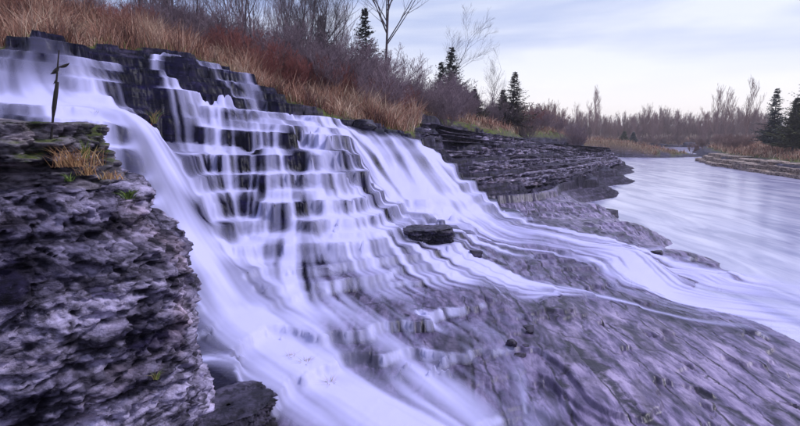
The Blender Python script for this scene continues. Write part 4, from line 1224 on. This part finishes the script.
grass_field(26000, 640, 830, 42, 115, 0.35, 0.8, 0.01, 'dry_grass', 'rusty grass on the right-hand river bank', 4, thr=0.3, width=0.035)
grass_field(22000, 505, 760, 100, 175, 0.5, 1.3, 0.0, 'dry_grass', 'pale straw along the foot of the far wood', 5, width=0.06)

# ------------------------------------------------------------------ small plants on the rocks
STEMM = grass_mat('dead_stem', [(0.0, (0.012, 0.009, 0.010)), (1.0, (0.03, 0.022, 0.02))])
TUFTM = grass_mat('tuft_blades', [(0.0, (0.12, 0.05, 0.025)), (0.4, (0.34, 0.17, 0.08)), (0.75, (0.50, 0.32, 0.15)), (0.86, (0.14, 0.19, 0.03)), (1.0, (0.07, 0.13, 0.02))])
REDST = grass_mat('red_stem', [(0.0, (0.30, 0.06, 0.03)), (1.0, (0.40, 0.10, 0.04))])
def part_tube(name, pts, rads, mat, parent, sides=7):
    v, f = [], []
    tube(v, f, [Vector(p) for p in pts], rads, sides)
    me = bpy.data.meshes.new(name); me.from_pydata(v, [], f)
    me.polygons.foreach_set('use_smooth', np.ones(len(me.polygons), dtype=bool)); me.materials.append(mat)
    o = bpy.data.objects.new(name, me); COL.objects.link(o); o.parent = parent
    add_attr(o, 'tone', np.linspace(0.2, 0.9, len(v)))
    return o
def leaf(name, a, b, width, mat, parent, curl=0.2):
    a, b = Vector(a), Vector(b); d = b - a; s = d.cross(Vector((0.2, -1, 0.3))).normalized(); n = d.cross(s).normalized()
    v, f = [], []
    for i in range(7):
        t = i / 6; w = width * math.sin(math.pi * (0.08 + 0.9 * t)) ; p = a + d * t + n * curl * d.length * (t - t * t) * 2
        for k in (-1, -.5, 0, .5, 1): v.append(p + s * w * k * .5 + n * (abs(k) * width * .22))
    for i in range(6):
        for k in range(4): q = i * 5 + k; f.append((q, q + 1, q + 6, q + 5))
    me = bpy.data.meshes.new(name); me.from_pydata(v, [], f); me.materials.append(mat)
    o = bpy.data.objects.new(name, me); COL.objects.link(o); o.parent = parent
    add_attr(o, 'tone', np.full(len(v), 0.9)); return o
def tuft(px, py, d, n, h, spread, label, tones, seed, name='grass_tuft', lean=(0.3, 1.1), width=0.0016, mat=TUFTM, z=None, group=None):
    p = np.array(at(px, py, d)); r = np.random.RandomState(seed)
    e = empty(name, tuple(p)); tag(e, label, 'plant', group)
    k = max(1, n // 30)
    for i in range(k):
        m = n // k; c = r.normal(0, spread * .5, 2)
        pos = np.stack([c[0] + r.normal(0, spread * .3, m), c[1] + r.normal(0, spread * .3, m), np.zeros(m) - 0.01], 1)
        o = blades('blades', pos, r.uniform(.5, 1.1, m) * h, r.uniform(*lean, m), r.uniform(tones[0], tones[1], m), mat, width, seed + i)
        o.parent = e
    return e
tuft(76, 158, 2.42, 170, 0.115, 0.085, 'orange-brown tuft of dry grass on the step of the pitted outcrop', (0.1, 0.8), 5)
tuft(88, 166, 2.36, 70, 0.075, 0.05, 'short straw tuft at the lower edge of the orange-brown one', (0.3, 0.8), 6)
tuft(82, 150, 2.5, 36, 0.10, 0.02, 'small upright green grass clump behind the orange-brown tuft', (0.86, 1.0), 7, lean=(0.1, .4))
tuft(70, 172, 2.36, 24, 0.05, 0.02, 'tiny green clump under the straw tuft on the outcrop', (0.86, 1.0), 17)
tuft(112, 171, 2.42, 60, 0.05, 0.05, 'thin straw tuft near the corner of the outcrop', (0.3, 0.8), 8)
tuft(128, 190, 2.44, 40, 0.06, 0.03, 'green leafy clump hanging at the corner of the outcrop', (0.86, 1.0), 9, lean=(0.8, 1.6), width=0.004)
tuft(152, 372, 2.3, 20, 0.06, 0.02, 'yellow-green clump in a crack low on the outcrop', (0.78, 0.9), 10)
tuft(150, 122, 12.9, 60, 0.45, 0.12, 'yellow-green grass clump growing on the dark wall between the chute and the steps', (0.6, 0.95), 11, width=0.007)
tuft(97, 119, 10.9, 40, 0.28, 0.07, 'small green clump on the bench beside the left-hand chute', (0.7, 1.0), 12, width=0.006)
for i, (px, py, d) in enumerate(((288,352,7.2),(306,360,7.0),(330,372,6.75))):
    x, y, z = at(px, py, d); t_ = tuft(px, py, d, 30, 0.16, 0.06, 'stray yellow-green grass caught in the foaming run below the left-hand chute', (0.5, 0.95), 14 + i, width=0.003, lean=(.6, 1.5), group='grass caught in the run')
    t_.location.z = gsample(GW, np.array([x]), np.array([y]))[0] - 0.01
st = empty('dead_stalk', at(50, 150, 2.46)); tag(st, 'dark dead plant stalk with drooping leaves standing on the outcrop', 'plant')
def rel(px, py, d=2.46):
    a, b = at(px, py, d), at(50, 150, 2.46); return tuple(q - w for q, w in zip(a, b))
part_tube('stem', [rel(50, 154), rel(52, 130), rel(54.5, 100), rel(57, 75), rel(59, 50)], [.0055, .005, .005, .004, .0025], STEMM, st)
part_tube('seed_head', [rel(53, 118), rel(54, 108), rel(56, 92), rel(57.5, 82)], [.005, .0095, .0095, .006], STEMM, st)
leaf('leaf', rel(58, 67), rel(69, 63), 0.016, STEMM, st, .25)
leaf('leaf', rel(58, 67), rel(50, 74), 0.022, STEMM, st, .25)
leaf('leaf', rel(57, 78), rel(53, 84), 0.010, STEMM, st, .2)
rs = empty('hanging_plant', at(151, 124, 12.8)); tag(rs, 'thin red-brown stem hanging down the dark wall from the yellow-green clump', 'plant')
b0 = Vector(at(151, 124, 12.8))
part_tube('stem', [Vector(at(px, py, d)) - b0 for px, py, d in ((151,124,12.7),(156,138,12.5),(160,150,12.3),(164,162,12.05))], [.012, .010, .008, .005], REDST, rs, 5)

# ------------------------------------------------------------------ evening air
hz_m = bpy.data.materials.new('haze'); hz_m.use_nodes = True
hn = hz_m.node_tree; hn.nodes.remove(hn.nodes['Principled BSDF'])
pv = hn.nodes.new('ShaderNodeVolumePrincipled'); pv.inputs['Color'].default_value = (0.90, 0.86, 0.97, 1); pv.inputs['Density'].default_value = 0.0007
pv.inputs['Anisotropy'].default_value = 0.2
hn.links.new(pv.outputs[0], hn.nodes['Material Output'].inputs['Volume'])
hv = [(x, y, z) for z in (-2.8, 24) for x, y in ((-1230, -1230), (1230, -1230), (1230, 1230), (-1230, 1230))]
hf = [(3, 2, 1, 0), (4, 5, 6, 7), (0, 1, 5, 4), (1, 2, 6, 5), (2, 3, 7, 6), (3, 0, 4, 7)]
haze = mesh_obj('haze', hv, hf, hz_m, smooth=False); tag(haze, 'thin violet evening haze over the river and the far wood', 'haze', kind='stuff')
